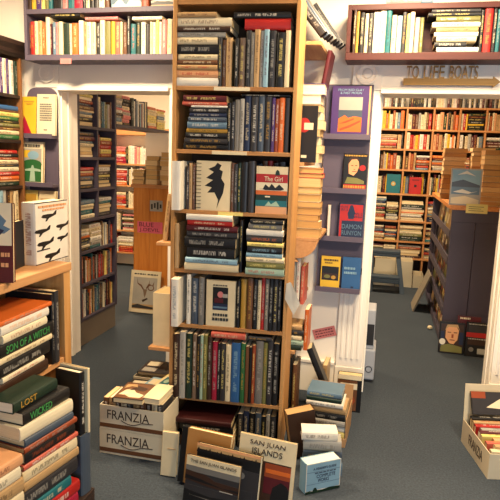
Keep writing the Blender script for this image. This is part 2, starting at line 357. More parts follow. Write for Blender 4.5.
def stack(F, plane, z0, specs, place, group, mpp, v=0., pages=False, wmax=.22, jit=.006):
    """bottom to top: 'x0 x1 px_thick colour[/ink]'"""
    z = z0; L = [x.split() for x in specs.split(';') if x.strip()]; n = len(L); out = []
    for i, s in enumerate(L):
        x0, x1, tp = map(float, s[:3]); c, _, k = s[3].partition('/')
        a, _z = plane(x0, None, z); b, _z = plane(x1, None, z)
        if F is FC: a = max(a, UL+.0215); b = min(b, UR-.0215)
        t = tp*mpp; vv = v + (float(s[4]) if len(s) > 4 else RN.uniform(0, jit))
        h = b-a; w = min(wmax, h*.7)
        pos = 'on top' if i == n-1 else ('at the bottom' if i == 0 else f"{ORD[n-1-i]} from top")
        lab = f"{cname(c)} book lying {pos} of {place}"
        if pages: M = F @ T(a, vv+w, z+.0006) @ FLATP
        else: M = F @ T(b, vv, z+.0006) @ FLAT
        out.append(book(M, t-.0006, h, w, c, lab, group, k or None)); z += t
    return out, z
def art(o, polys, name='cover_picture'):
    """flat printed shapes on the front cover: (colour, [(a,b)...]) with a,b in 0..1 of width and height"""
    t, h, w, cv = dims(o); m = MB()
    if cv is None: return
    for i, (c, pts) in enumerate(polys):
        x = t + .0003 + .00022*i
        P = [(a*w, b*h) for a, b in pts]; n = len(P)
        m.add([(t-.0002, y, z) for y, z in P] + [(x, y, z) for y, z in P], [tuple(range(n, 2*n))] + [(k, (k+1)%n, n+(k+1)%n, n+k) for k in range(n)], lin(c))
    return m.build(name, PRINT, cv)
def R_(a0, b0, a1, b1): return [(a0,b0),(a1,b0),(a1,b1),(a0,b1)]
def EL(cx, cy, rx, ry, n=18, a0=0, a1=2*pi): return [(cx+rx*cos(a0+(a1-a0)*k/n), cy+ry*sin(a0+(a1-a0)*k/n)) for k in range(n)]
def ctitle(o, body, a0, b0, a1, b1, col, name='title', lift=.002):
    t, h, w, cv = dims(o)
    if cv is None: return
    M = Matrix(((0,0,1,t+lift),(1,0,0,a0*w),(0,1,0,b0*h),(0,0,0,1)))
    return text(body, (a1-a0)*w, (b1-b0)*h, M, col, cv, name)
def stitle(o, body, u0, u1, v0, v1, col, name='title'):
    """lettering along the spine (reads from head to tail)"""
    t, h, w, cv = dims(o)
    if cv is None: return
    # text right = -z (head to tail), text up = +x, normal = -y
    M = Matrix(((0,1,0,v0*t),(0,0,-1,-.0006),(-1,0,0,u1*h),(0,0,0,1)))
    return text(body, (u1-u0)*h, (v1-v0)*t, M, col, cv, name)
def lines(o, rows, col, name='lettering'):
    """illegible print on a cover: rows of (a0,a1,b,height)"""
    P = []
    for a0, a1, b, hh in rows:
        a = a0
        while a < a1-.01:
            wd = RN.uniform(.03, .1); P.append((col, R_(a, b, min(a+wd, a1), b+hh))); a += wd+.025
    return flatart(o, P, name)
def flatart(o, polys, name):
    t, h, w, cv = dims(o); m = MB()
    if cv is None: return
    for c, pts in polys:
        P = [(a*w, b*h) for a, b in pts]; n = len(P)
        m.add([(t+.003, y, z) for y, z in P] + [(t-.0002, y, z) for y, z in P], [tuple(range(n))] + [(k, n+k, n+(k+1)%n, (k+1)%n) for k in range(n)], lin(c))
    return m.build(name, PRINT, cv)
def faceout(F, u0, u1, z0, z1, v, t, col, label, group=None, tilt=0., ink=None, name='book'):
    M = F @ T(u0, v, z0) @ RX(-tilt) @ T(0, 0, 0) @ FACE
    return book(M, t, z1-z0, u1-u0, col, label, group, ink, True, 0., name)

I4 = Matrix.Identity(4)
# ================================================================== SETTING
WY, WB = 3.65, 3.85                                   # wall with the two doorways: front and back
LO0, LO1, RO0, RO1, DH = -2.22, -1.42, -.06, .72, 1.94
XL, XR, YF, CZ = -2.72, 1.75, -1.7, 2.78
BX0, BX1, BY = -4.3, 1.95, 7.88
struct('floor', bx(((BX0-.1, YF-.1, -.06), (BX1+.1, BY+.1, 0))), CARPET)
struct('ceiling', bx(((BX0-.1, YF-.1, CZ), (BX1+.1, BY+.1, CZ+.06))), CEIL)
struct('wall_back', bx(((XL, WY, 0), (LO0, WB, CZ)), ((LO0, WY, DH), (LO1, WB, CZ)), ((LO1, WY, 0), (RO0, WB, CZ)), ((RO0, WY, DH), (RO1, WB, CZ)), ((RO1, WY, 0), (XR, WB, CZ)), ((BX0, WY, 0), (XL, WB, CZ)), ((XR, WY, 0), (BX1, WB, CZ))), WALL)
struct('wall_left', bx(((XL-.1, YF, 0), (XL, WY, CZ))), WALL)
struct('wall_right', bx(((XR, YF, 0), (XR+.1, WY, CZ))), PURPLE)
WX0, WX1, WZ0, WZ1 = -.1, 1.6, .4, 2.1               # shop window behind the viewer
struct('wall_front', bx(((XL-.1, YF-.1, 0), (WX0, YF, CZ)), ((WX1, YF-.1, 0), (XR+.1, YF, CZ)), ((WX0, YF-.1, 0), (WX1, YF, WZ0)), ((WX0, YF-.1, WZ1), (WX1, YF, CZ))), PURPLE)
struct('wall_far', bx(((BX0-.1, BY, 0), (BX1+.1, BY+.1, CZ))), WALL)
struct('wall_far_left', bx(((BX0-.1, WB, 0), (BX0, BY, CZ))), WALL)
struct('wall_far_right', bx(((BX1, WB, 0), (BX1+.1, BY, CZ))), WALL)
w1 = struct('window_1', bx(((WX0, YF-.08, WZ0), (WX0+.06, YF-.02, WZ1)), ((WX1-.06, YF-.08, WZ0), (WX1, YF-.02, WZ1)), ((WX0, YF-.08, WZ0), (WX1, YF-.02, WZ0+.06)), ((WX0, YF-.08, WZ1-.06), (WX1, YF-.02, WZ1)), ((.72, YF-.08, WZ0), (.78, YF-.02, WZ1))), TRIM)
# door casings with fluting, plinth blocks and rosettes; heads with a moulding
def casing(x0, x1, flutes=True):
    m = bx(((x0, WY-.026, .2), (x1, WY, 1.96)), ((x0-.004, WY-.032, 0), (x1+.004, WY, .2)))
    if flutes:
        for k in range(4):
            c = x0 + (x1-x0)*(k+.9)/4.8; m.box((c-.007, WY-.033, .26), (c+.007, WY-.02, 1.93))
    c = (x0+x1)/2; m.box((x0-.004, WY-.034, 1.96), (x1+.004, WY, 2.13))
    Mr = T(c, WY-.034, 2.055) @ RX(90)
    m.lathe([(.066, 0), (.066, .012), (.052, .014), (.05, .005), (.03, .005), (.026, .014), (.0, .016)], M=Mr, n=28)
    return m
struct('trim_1', casing(-2.395, -2.225), TRIM, .002); struct('trim_2', casing(-1.415, -1.245), TRIM, .002)
struct('trim_3', casing(-.232, -.064), TRIM, .002); struct('trim_4', casing(.724, .892), TRIM, .002)
def head(x0, x1):
    return bx(((x0, WY-.024, 1.965), (x1, WY, 2.13)), ((x0-.0, WY-.05, 1.94), (x1, WY, 1.965)), ((x0, WY-.036, 1.965), (x1, WY, 1.985)))
struct('trim_5', head(LO0-.004, LO1+.004), TRIM, .003); struct('trim_6', head(RO0-.004, RO1+.004), TRIM, .003)
def jamb(x, s):
    m = bx(((x, WY, 0), (x+s*.004, WB+.005, DH)), ((x+s*.004, WY+.07, 0), (x+s*.014, WY+.11, DH))) if s > 0 else bx(((x+s*.004, WY, 0), (x, WB+.005, DH)), ((x+s*.014, WY+.07, 0), (x+s*.004, WY+.11, DH)))
    return m
for i, (x, s) in enumerate(((LO0, 1), (LO1, -1), (RO0, 1), (RO1, -1))): struct(f'trim_{7+i}', jamb(x, s), TRIM, .002)
struct('baseboard_back', bx(((LO1+.18, WY-.02, 0), (-.24, WY, .2)), ((LO1+.18, WY-.028, .2), (-.24, WY, .222)), ((-2.7, WY-.02, 0), (-2.4, WY, .2))), TRIM, .003)
struct('baseboard_far', bx(((BX0, BY-.02, 0), (BX1, BY, .14))), TRIM, .003)

# ================================================================== CENTRAL BOOKCASE
CA = 3.5
FC = T(-.77, 2.75, 0) @ RZ(CA); FCI = FC.inverted()
NC = Vector((-sin(radians(CA)), cos(radians(CA)), 0))
def cl(px, py=None, z=None, v=.015):
    """pixel -> (u, z) on the plane v behind the central case's front"""
    def at(py):
        d = ray(px, py); p0 = FC @ Vector((0, v, 0)); t = (p0-CAM).dot(NC)/d.dot(NC); q = FCI @ (CAM + d*t); return q.x, q.z
    if z is None: return at(py)
    lo, hi = -200., 900.
    for _ in range(40):
        m = (lo+hi)/2
        if at(m)[1] > z: lo = m
        else: hi = m
    return at(m)[0], z
UL, UR, CD = -.283, .335, .32
t = empty('central_bookcase', FC, 'tall narrow wooden bookcase standing between the two doorways', 'bookcase')
def part(name, mb, mat, parent, bevel=.002): return mb.build(name, mat, parent, bevel=bevel)
part('side_panel', bx(((UL, 0, 0), (UL+.02, CD, 2.32))), PINE, t); part('side_panel', bx(((UR-.02, 0, 0), (UR, CD, 2.32))), PINE, t)
part('back_panel', bx(((UL+.02, CD-.01, .05), (UR-.02, CD, 2.3))), BACKW, t)
SZ = dict(r1=1.873, r2=1.567, r3=1.266, r4=.958, r5=.664, r6=.262)
for k, z in SZ.items():
    sh = part('shelf_board', bx(((UL+.0205, .002, z-.02), (UR-.0205, CD-.011, z))), PINE_X, t)
part('top_board', bx(((UL+.0205, .002, 2.252), (UR-.0205, CD-.011, 2.30))), PINE_X, t)
part('back_foot_rail', bx(((UL+.0205, CD-.03, 0), (UR-.0205, CD-.011, .05))), PINE_X, t)
MPP = .00505
def ctag(x0, x1, y, z, col, label):
    a, _ = cl(x0, y, v=0); b, _ = cl(x1, y, v=0); m = MB(); m.box((a, -.0022, z-.0195), (b, -.0006, z-.002), lin(col))
    o = m.build('shelf_label', PRINT); o.matrix_world = FC; tag(o, label, 'label')
ctag(214, 250, 87, SZ['r1'], 'ivory', 'pale paper strip stuck on the edge of the top shelf of central bookcase')
ctag(212, 247, 151, SZ['r2'], 'cream', 'pale paper strip stuck on the edge of the second shelf of central bookcase')
ctag(218, 243, 212, SZ['r3'], 'lemon', 'yellow paper strip stuck on the edge of the third shelf of central bookcase')
# row 1
G1 = 'books on the top shelf of the central bookcase'; P1 = 'top shelf of central bookcase'
_, zt = stack(FC, cl, SZ['r1'], '177 219 8 white;177 219 7 peach;178 218 5 tan;177 218 4.4 brown;179 218 5.4 cream;177 219 9 black;178 218 6.5 cream;177 226 5 silver;176.5 231 5 darkbrown;177 232 8 ivory/maroon;177 217 5 tan', 'left stack on ' + P1, G1, MPP)
zc = SZ['r1'] + 45.3*MPP - .002
row(FC, cl, SZ['r1'], '219.3 223 38 charcoal;223 227 40 brown;227 233 36 tan', P1, G1, zcap=zc, wmax=.2)
r1b = row(FC, cl, SZ['r1'], '236 239.5 39 black;239.5 246 38 taupe;247 252 31 charcoal;252 255.5 33 grey;255.5 261 30 tan;261 265 31 silver;265 270 30 lightblue;270 277 31 charcoal;278 286 33 black/lemon;286.5 291.5 31 cream/navy', P1, G1, first=3, wmax=.22)
ztop = max(top_of(o) for o in r1b)
a, _ = cl(245, 20); b, _ = cl(291, 20)
o = book(FC @ T(b, .012, ztop+.001) @ FLAT, .05, b-a, .19, 'red', 'thick red book lying across the standing books on top shelf of central bookcase', G1, 'maroon', True)
a2, _ = cl(234, 12)
o = book(FC @ T(b, .01, ztop+.0525) @ FLAT, .03, b-a2, .2, 'black', 'black book with white spine lettering lying on the thick red book', G1, 'white', True)
# row 2
G2 = 'books on the second shelf of the central bookcase'; P2 = 'second shelf of central bookcase'
stack(FC, cl, SZ['r2'], '184 228 6 black;185 228 5.5 charcoal;186 228 5 black;187 228 4 gold;188 227 6.5 steel/white;189 227 4.5 slate;190 227 4 navy;190 227 5 charcoal;192 228 2 white;183 227.5 3.6 salmon;184 227 6 maroon', 'left stack on ' + P2, G2, MPP)
r2b = row(FC, cl, SZ['r2'], '228.3 232 103 black;232 236 102 charcoal;236 240.5 100 grey;240.5 245 99 silver;245 252 96.5 navy;252.5 259 97 charcoal;259 265.5 96.5 slate;265.5 272.5 97 charcoal;272.8 276 98 purple;276 280 99 rust;280 285.5 98 orange;285.6 290.5 98 charcoal', P2, G2)
zz = SZ['r2'] + .2775
a, _ = cl(241, 93); b, _ = cl(290, 93)
zt2 = max(top_of(o) for o in r2b)
book(FC @ T(b, .02, zt2+.001) @ FLAT, .009, b-a, .2, 'black', 'thin black book lying across the standing books on second shelf of central bookcase', G2)
# row 3
G3 = 'books on the third shelf of the central bookcase'; P3 = 'third shelf of central bookcase'
z3 = SZ['r3']
a, zt = cl(171, 161, v=-.06); b, _ = cl(180.5, 161, v=-.06)
a = max(a, UL+.021)
book(FC @ T(a, -.06, z3+.0005), b-a, zt-z3, .24, 'white', 'thick plain white book jutting out at left end of third shelf of central bookcase', G3, 'silver', True, 0.)
row(FC, cl, z3, '187 190 166 darkbrown;190.2 193 163 tan;193 196 164 brown', P3, G3, first=1)
a, _ = cl(196.5, 165); b, _ = cl(231, 165); _, zt = cl(200, 160.5)
o = faceout(FC, a, b, z3+.0005, zt, .03, .022, 'cream', 'spiral-bound cream book with a black plume drawing facing out on central bookcase', None, 0)
art(o, [('black', [(.62,.97),(.55,.9),(.36,.84),(.52,.78),(.3,.66),(.5,.62),(.26,.5),(.47,.47),(.34,.36),(.55,.37),(.66,.22),(.62,.04),(.7,.2),(.8,.36),(.84,.55),(.74,.66),(.78,.8),(.68,.84),(.74,.92)])])
m = MB(); t_, h_, w_, cv_ = dims(o)
for k in range(13):
    zc_ = h_*(k+.7)/13.4; m.tube([(t_+.002, .028, zc_), (t_+.006, .014, zc_), (t_+.003, -.004, zc_), (t_*.5, -.008, zc_), (-.003, -.004, zc_), (-.004, .012, zc_)], .0016, lin('black'))
m.build('spiral_binding', PRINT, o)
row(FC, cl, z3, '231.5 235 163 brown;235 238.5 164 charcoal;238.5 242 163 darkgreen;242 249 162 black;249 256 161 charcoal', P3, G3, first=5)
a, _ = cl(257, 166); b, _ = cl(288.5, 166); _, zt = cl(258, 166)
o = faceout(FC, a, b, z3+.0005, zt, .03, .022, 'ivory', 'book facing out with red, cream and green bands on its cover, central bookcase', None, 0)
art(o, [('cream', R_(0,.82,1,1)), ('red', R_(0,.66,1,.84)), ('ivory', R_(0,.49,1,.66)), ('orange', R_(0,.4,1,.49)), ('darkgreen', R_(0,.28,1,.4)), ('teal', R_(0,.15,1,.28)), ('peach', R_(0,0,1,.15)), ('black', [(.1,.54),(.22,.52),(.3,.62),(.42,.56),(.5,.64),(.62,.55),(.74,.63),(.9,.53),(.8,.5),(.3,.5)]), ('darkgreen', [(.6,.82),(.62,.9),(.67,.94),(.73,.9),(.75,.82)]), ('mint', [(.3,.16),(.42,.26),(.5,.2),(.66,.27),(.78,.16)]), ('ivory', R_(.3,.345,.46,.375))])
ctitle(o, 'The Girl', .26, .69, .84, .79, 'ivory')
# second rank of small books behind it
row(FC, lambda x, y=None, z=None: cl(x, y, z, .08), z3, '258 262.5 164 slate;262.5 268 161 brown;268 273 161 red;273 279 163 darkbrown;279 286 162 charcoal', 'third shelf, behind the banded cover', G3, v=.08, wmax=.15, from_='from left')
# row 4
G4 = 'books on the fourth shelf of the central bookcase'; P4 = 'fourth shelf of central bookcase'
z4 = SZ['r4']
pf = lambda x, y=None, z=None: cl(x, y, z, -.02)
a, zt = cl(177, 223); b, _ = cl(182.5, 223)
book(FC @ T(UL+.0215, .0, z4+.0005), .022, zt-z4, .2, 'tan', 'slim tan book standing upright left of the big stack, fourth shelf', G4)
stk, _ = stack(FC, pf, z4, '184 238 7.5 cream;185 237 5.5 lightblue;186 234 10.5 black/white;184 235 10.5 black/silver;186 237 6 charcoal;186 237 6 maroon;187 232 5 red;186 232 6 white/grey', 'left stack on ' + P4, G4, MPP, v=-.02, jit=.012)
row(FC, cl, z4, '240.8 243.8 220 black', P4, G4, first=1)
pf2 = lambda x, y=None, z=None: cl(x, y, z, -.035)
stack(FC, pf2, z4, '245 284 7 mint;246 284 6 olive;246 284 5 cream;246 282 4 lightblue/navy;247 282 6.6 black/lightblue;247 283 4 lemon;246 282 6.6 charcoal/orange;246 283 6 white/black;248 282 6 grey;250 283 4 black', 'right stack on ' + P4, G4, MPP, v=-.035, jit=.008)
# row 5
G5 = 'books on the fifth shelf of the central bookcase'; P5 = 'fifth shelf of central bookcase'
z5 = SZ['r5']
pl_ = lambda x, y=None, z=None: cl(x, y, z, -.06)
row(FC, pl_, z5, '167 171 279 rust -.06;171 178.5 279 white/steel -.062', 'fifth shelf, jutting from left end', G5, from_='from left')
row(FC, cl, z5, '187.5 191.5 274 white/black;192 199 278 slate;199.5 205 277 grey', P5, G5, first=2)
a, _ = cl(206.5, 280); b, _ = cl(236, 280); _, zt = cl(207, 279.5)
o = faceout(FC, a, b, z5+.0005, zt, .03, .024, 'cream', 'cream book with a dark blue picture facing out on fifth shelf', None, 0)
art(o, [('black', R_(.24,.36,.76,.86)), ('navy', R_(.24,.36,.76,.5)), ('steel', R_(.26,.4,.74,.44)), ('maroon', R_(.3,.52,.6,.62)), ('pink', EL(.5,.7,.1,.07)), ('silver', R_(.58,.64,.75,.72))])
lines(o, [(.26,.76,.23,.055), (.24,.8,.13,.06), (.25,.75,.89,.025)], 'charcoal')
row(FC, cl, z5, '237 241 281 black;241.5 247.5 279 gold/black;248 254 278 brown;254 258.5 279 black;258.5 262 280 cream;262 266 278 red;266 270 279 grey;270 274.5 278 black;274.5 279 279 charcoal;279 282.5 280 black', P5, G5, first=6)
# row 6
G6 = 'books on the sixth shelf of the central bookcase'; P6 = 'sixth shelf of central bookcase'
z6 = SZ['r6']
pl6 = lambda x, y=None, z=None: cl(x, y, z, -.03)
m6 = row(FC, pl6, z6, '173 179.5 334 darkbrown -.03;179.5 185.5 332 silver/grey -.03;185.7 192 334 darkgreen -.025;192.3 196.3 335 taupe -.02;196.4 200 337 black -.02;200 203 336 mint -.02;203 207 336 olive/lemon -.02;207 211.5 338 darkbrown -.015;211.6 217 343 crimson -.01;217 220 345 black -.01;220 225 345 charcoal -.01;225.2 230.5 346 cream -.01;230.8 240 344 blue/lightblue -.01;240.3 245 345 green -.008;245 248.5 348 brown -.008;248.6 251.6 349 black -.005;251.8 255 347 rust -.005;255.3 263 343 grey/silver;263 267 345 olive;267 273 342 charcoal;273 279 346 black', P6, G6, wmax=.22)
zt6 = max(top_of(o) for o in m6[8:19])
a, _ = cl(212, 340); b, _ = cl(246, 340)
book(FC @ T(b, -.01, zt6+.001) @ FLAT, .03, b-a, .2, 'salmon', 'salmon pink book lying across the tops of the standing books on sixth shelf', G6, 'cream')
a, _ = cl(248, 345); b, _ = cl(272, 345)
book(FC @ T(b, .0, zt6+.001) @ FLAT, .022, b-a, .17, 'charcoal', 'dark book lying across standing books right of the salmon pink book, sixth shelf', G6)
# bottom: on the floor inside the case
G7 = 'books in the bottom of the central bookcase'
z = .0
for i, (c, h, w, x, tt) in enumerate((('darkbrown', .29, .24, .0, .06), ('cream', .28, .22, .004, .04), ('black', .29, .23, 0, .035), ('wine', .3, .25, -.01, .03))):
    book(FC @ T(.085+x, -.04-.006*i, z+.0006) @ FLAT, tt-.0006, h, w, c, f"large {cname(c)} book lying {('at the bottom','second from bottom','third from bottom','on top')[i]} of the stack under the sixth shelf", G7); z += tt
x = .098
for i, (c, tt, hh) in enumerate((('charcoal', .026, .19), ('navy', .03, .21), ('black', .028, .2), ('slate', .032, .205), ('black', .02, .19), ('silver', .02, .2), ('charcoal', .03, .195))):
    book(FC @ T(x, .01, .0005) @ RY(0), tt, hh, .15, c, f"{cname(c)} book standing {ORD[i]} from left beside the stack under the sixth shelf", G7); x += tt+.003
# ================================================================== SHELVES HIGH ON THE WALL
def yplane(Y):
    def f(px, py=None, z=None):
        if z is None: p = on_y(px, py, Y); return p.x, p.z
        lo, hi = -300., 900.
        for _ in range(40):
            m = (lo+hi)/2
            if on_y(px, m, Y).z > z: lo = m
            else: hi = m
        return on_y(px, m, Y).x, z
    return f
SY = 3.43
FS = T(0, SY, 0); ps = yplane(SY+.01)
t = empty('wall_shelf', T(-1.4, WY, 2.1), 'purple painted two-tier wall shelf full of books above the narrower doorway', 'shelf')
ti = t.matrix_world.inverted()
def wpart(name, mb, mat, parent, bevel=.002):
    o = mb.build(name, mat, parent, bevel=bevel); o.matrix_parent_inverse = parent.matrix_world.inverted(); return o
X0, X1 = -2.345, -.62; ZA, ZB, ZC = 2.145, 2.425, 2.74
wpart('shelf_board', bx(((X0, SY, ZA-.036), (X1, WY-.036, ZA))), PURPLE, t)
wpart('shelf_board', bx(((X0+.0205, SY, ZB-.03), (X1, WY-.036, ZB))), PURPLE, t)
wpart('end_panel', bx(((X0, SY, ZA+.0005), (X0+.02, WY-.036, ZC))), PURPLE, t); wpart('end_panel', bx(((X1-.02, SY, ZA+.0005), (X1, WY-.036, ZB-.0305))), PURPLE, t)
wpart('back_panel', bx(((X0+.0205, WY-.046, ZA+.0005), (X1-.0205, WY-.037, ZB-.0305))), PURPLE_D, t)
GT = 'books on the purple wall shelf, lower tier'; PT = 'purple wall shelf'
b1 = row(FS, ps, ZA, '29.4 31 23 maroon;31 34.6 22 red/gold;34.8 38 21.5 cream;38 42 21 peach;42 45.6 27 orange/cream;45.8 50 17.5 ivory;50.2 52 24 maroon;52.2 56 22.5 steel;56.2 58.6 22.5 pink;58.8 63 22 cream;63.2 69.5 23.5 darkgreen/black;69.8 72 24 cream;72.2 78 23.5 orange/cream;78.2 83 20.5 white/blue;83.2 86.8 22 tan;87 91.6 22.5 ivory;91.8 96 22.5 cream;96.2 100 23 black;100.2 105 20.5 ivory;105.2 111 21.5 olive/darkgreen;111.2 115 21.5 yellow/black;115.2 120.5 22 salmon;120.7 123 22 cream;123.2 127 22.5 brown;127.2 130.4 16.5 black/white;131 136 24 teal/salmon;136.3 141 23 darkgreen;141.5 146 22.5 white;146.2 149.8 24 charcoal/orange;150 153 22 cream;153.2 156 22.5 white;156.2 159.3 20 lemon;159.5 162 22 white;162.2 167 20 pink/white;167.2 172 19 cream;172.3 176 20 brown', PT, GT, wmax=.17)
def across(Yv, x0, x1, yb, tpx, col, lab, grp, zmin, w=.13):
    a, z = yplane(Yv)(x0, yb); b, _ = yplane(Yv)(x1, yb)
    z = max(zmin, z); return book(T(b, Yv, z) @ FLAT, tpx*.0068, b-a, w, col, lab, grp)
zm = lambda lst: max(top_of(o) for o in lst) + .001
o1 = across(SY+.012, 51, 80, 22, 3.2, 'black', 'black book lying across standing books near the purple end panel of wall shelf', GT, zm(b1[5:14]))
across(SY+.01, 48, 84, 18, 2.6, 'salmon', 'thin pinkish book lying on the black book on the purple wall shelf', GT, o1.matrix_world.translation.z+dims(o1)[0]+.001)
across(SY+.01, 85, 118, 20, 2.6, 'pink', 'thin pink book lying across cream and yellow books on the purple wall shelf', GT, zm(b1[14:22]))
across(SY+.01, 132, 162, 20, 3, 'white', 'white book lying across standing books next to the central bookcase, purple wall shelf', GT, zm(b1[25:33]))
GT2 = 'books on the purple wall shelf, upper tier'
def tier(specs, z, place, grp, Y, hh=(.19, .25)):
    last = -9
    for i, s in enumerate(specs.split(';')):
        x0, x1, c = s.split(); a, _ = yplane(Y)(float(x0), None, z); b, _ = yplane(Y)(float(x1), None, z); a = max(a, last+.001); b = max(b, a+.006); last = b
        c, _, k = c.partition('/'); h = RN.uniform(*hh)
        book(T(a, Y+RN.uniform(0, .01), z+.0005), b-a, h, .15, c, f"{cname(c)} book standing {ORD[i]} from left on {place}", grp, k or None)
tier('27.5 31 darkbrown;31 35 yellow;35.3 41 purple;41.2 44.5 lemon;44.7 48 olive;48.2 52 teal;52.5 61.6 black;62 67 pink;67.3 73.5 teal;73.8 82 crimson/pink;82.4 85 black;85.2 89 cream;89.2 93.5 black;93.8 98 charcoal;98.2 104 white;104.2 108.5 brown', ZB, 'the upper tier of the purple wall shelf', GT2, SY+.012)
a, _ = ps(109.5, None, ZB); b, _ = ps(140, None, ZB)
o = faceout(T(0,0,0), a, b, ZB+.0005, ZB+.24, SY+.05, .02, 'lightblue', 'pale blue picture book with white peaks facing out on upper tier of wall shelf', None, 0)
art(o, [('steel', R_(0,.1,1,.5)), ('white', [(0,0),(.3,.26),(.5,.05),(.75,.4),(1,.12),(1,0)]), ('white', [(.1,.3),(.3,.5),(.4,.3)])])
a, _ = ps(141, None, ZB); b, _ = ps(148.5, None, ZB)
book(T(a, SY+.012, ZB+.0005), b-a, .22, .15, 'rust', 'thick rust brown book beside the pale blue picture book on wall shelf', None)
a, _ = ps(149.6, None, ZB); b, _ = ps(176, None, ZB)
o = faceout(T(0,0,0), a, b, ZB+.0005, ZB+.22, SY+.05, .02, 'charcoal', 'charcoal and white book facing out at far end of upper tier of wall shelf', None, 0)
art(o, [('silver', [(0,.1),(.4,.2),(1,.1),(1,.16),(.4,.26),(0,.16)]), ('white', EL(.5,.2,.4,.05)), ('tan', R_(0,0,1,.06))])
m = MB(); a, zz = yplane(SY)(60.5, 64); b, _ = yplane(SY)(71.5, 64); m.box((a, SY-.003, zz), (b, SY-.0008, zz+.034), lin('pink'))
tag(m.build('hanging_tag', PRINT), 'pink paper tag hanging from the front edge of the purple wall shelf', 'tag')
# dark red shelf above the wider doorway
t = empty('wall_shelf', T(.2, WY, 2.1), 'dark red-brown wooden wall shelf of books above the lettered arrow sign', 'shelf')
X0, X1 = -.272, 1.0
wpart('shelf_board', bx(((X0, SY, ZA-.04), (X1, WY-.036, ZA))), DARKW, t); wpart('shelf_board', bx(((X0+.0225, SY, 2.375), (X1, WY-.036, 2.405))), DARKW, t)
wpart('end_panel', bx(((X0, SY, ZA+.0005), (X0+.022, WY-.036, 2.405))), DARKW, t); wpart('end_panel', bx(((X1-.022, SY, ZA+.0005), (X1, WY-.036, 2.3745))), DARKW, t)
wpart('back_panel', bx(((X0+.0225, WY-.046, ZA+.0005), (X1-.0225, WY-.037, 2.3745))), DARKW, t)
GR = 'books on the dark red wall shelf'; PR = 'dark red wall shelf'
row(FS, ps, ZA, '354.5 357.5 8.5 darkbrown;357.6 360.6 8.5 gold/darkbrown;360.8 365.6 13 black;366 369.4 14 cream;369.6 374 13.5 charcoal;374.6 381 12.5 white;381.2 387 11.5 ivory/green;387.2 392.6 11 teal/black;392.8 397.6 15.5 cream;398 403 16 lightblue;403.3 407.6 12.5 charcoal;407.8 411.2 14 lemon/black;411.4 415.6 12 ivory;415.9 420.8 17.5 silver;421 424.6 18 olive', PR, GR, wmax=.17)
mp = .00475
stack(FS, ps, ZA, '436 478 5.5 white/black;434 466 6 black/white;436 476 6 cream;434 478 5 white;436 478 5 tan;432 480 6 ivory;436 480 6 olive/white;428 481 4.4 black;432 481 4 charcoal', 'pile on ' + PR, GR, mp, wmax=.16)
row(FS, ps, ZA, '482 485.6 10 black;486 494.6 8 red;495 499 8 black;499 503 9 teal', PR, GR, first=15, wmax=.17, from_='from left, past the pile,')
a, _ = ps(386, None, 2.405); b, _ = ps(420, None, 2.405)
book(T(b, SY+.012, 2.4055) @ FLAT, .03, b-a, .16, 'pink', 'pink book lying on top board of the dark red wall shelf', None)
a, _ = ps(421, None, 2.405); b, _ = ps(433, None, 2.405)
book(T(b, SY+.012, 2.4055) @ FLAT, .03, b-a, .16, 'steel', 'grey-blue book lying on top board of the dark red wall shelf', None)
# arrow sign
p0 = on_y(403, 86, WY-.06); p1 = on_y(499, 87, WY-.06)
t = empty('arrow_sign', T(p0.x, WY-.05, 1.988), 'gold wooden arrow with cut-out letters TO LIFE BOATS above the wider doorway', 'sign')
L = p1.x - p0.x; m = MB()
m.prism([(0, 0), (L-.035, 0), (L-.035, -.012), (L+.005, .019), (L-.035, .05), (L-.035, .038), (0, .038)], 0, .018, M=Matrix(((1,0,0,0),(0,0,-1,0),(0,1,0,0),(0,0,0,1))))
m.build('arrow_bar', GOLDW, t)
xx = .015
for wd, ln in (('TO', .07), ('LIFE', .115), ('BOATS', .155)):
    text(wd, ln, .074, T(xx, -.009, .036) @ RX(90), 'gold', t, 'word', .006, GOLDW); xx += ln + .028

# ================================================================== DISPLAY RACKS ON THE WALL
def rack(X0, X1, z0, z1, ledges, label, arch):
    t = empty('display_rack', T((X0+X1)/2, WY-.04, z0), label, 'rack'); m = MB(); w = X1-X0
    if arch: pts = [(X0, z0), (X1, z0), (X1, z1-.06)] + [(X1-.06+.06*cos(a), z1-.06+.06*sin(a)) for a in [pi/2*k/6 for k in range(1, 7)]] + [(X0+.06+.06*cos(a), z1-.06+.06*sin(a)) for a in [pi/2+pi/2*k/6 for k in range(0, 7)]]
    else: pts = [(X0, z0), (X1, z0), (X1, z1), (X0, z1)]
    m.prism(pts, -(WY-.035), -(WY-.047), M=Matrix(((1,0,0,0),(0,0,-1,0),(0,1,0,0),(0,0,0,1))))
    wpart('back_panel', MBflip(m), PURPLE, t, .001)
    for z in ledges:
        wpart('ledge', bx(((X0, WY-.115, z-.02), (X1, WY-.0475, z)), ((X0, WY-.122, z-.02), (X1, WY-.1155, z+.012))), PURPLE, t, .001)
    return t
def MBflip(m):
    m.f = [f[::-1] for f in m.f]; m.uv = [u[::-1] for u in m.uv]; return m
rack(-2.455, -2.225, .96, 1.955, (1.632, 1.30, .985), 'purple arched display rack on the wall beside the narrower doorway', True)
rack(-.385, -.105, .72, 1.99, (1.682, 1.357, 1.06, .735), 'purple display rack on the wall beside the wider doorway', False)
VR = WY-.072
def ro(x0, x1, y0, zb, col, label, tilt=4, t=.02):
    pl = yplane(VR); a, _ = pl(x0, None, zb); b, _ = pl(x1, None, zb); _, zt = pl((x0+x1)/2, y0)
    return faceout(T(0,0,0), a, b, zb+.0008, zt, VR-.012, t, col, label, None, tilt)
o = ro(24, 38.6, 97, 1.632, 'yellow', 'yellow book with a crimson curved shape on its cover on arched purple rack')
art(o, [('crimson', [(.05,0),(.1,.3),(.16,.52),(.3,.42),(.5,.22),(.75,0)])]); lines(o, [(.2,.85,.86,.03), (.3,.8,.8,.03)], 'gold')
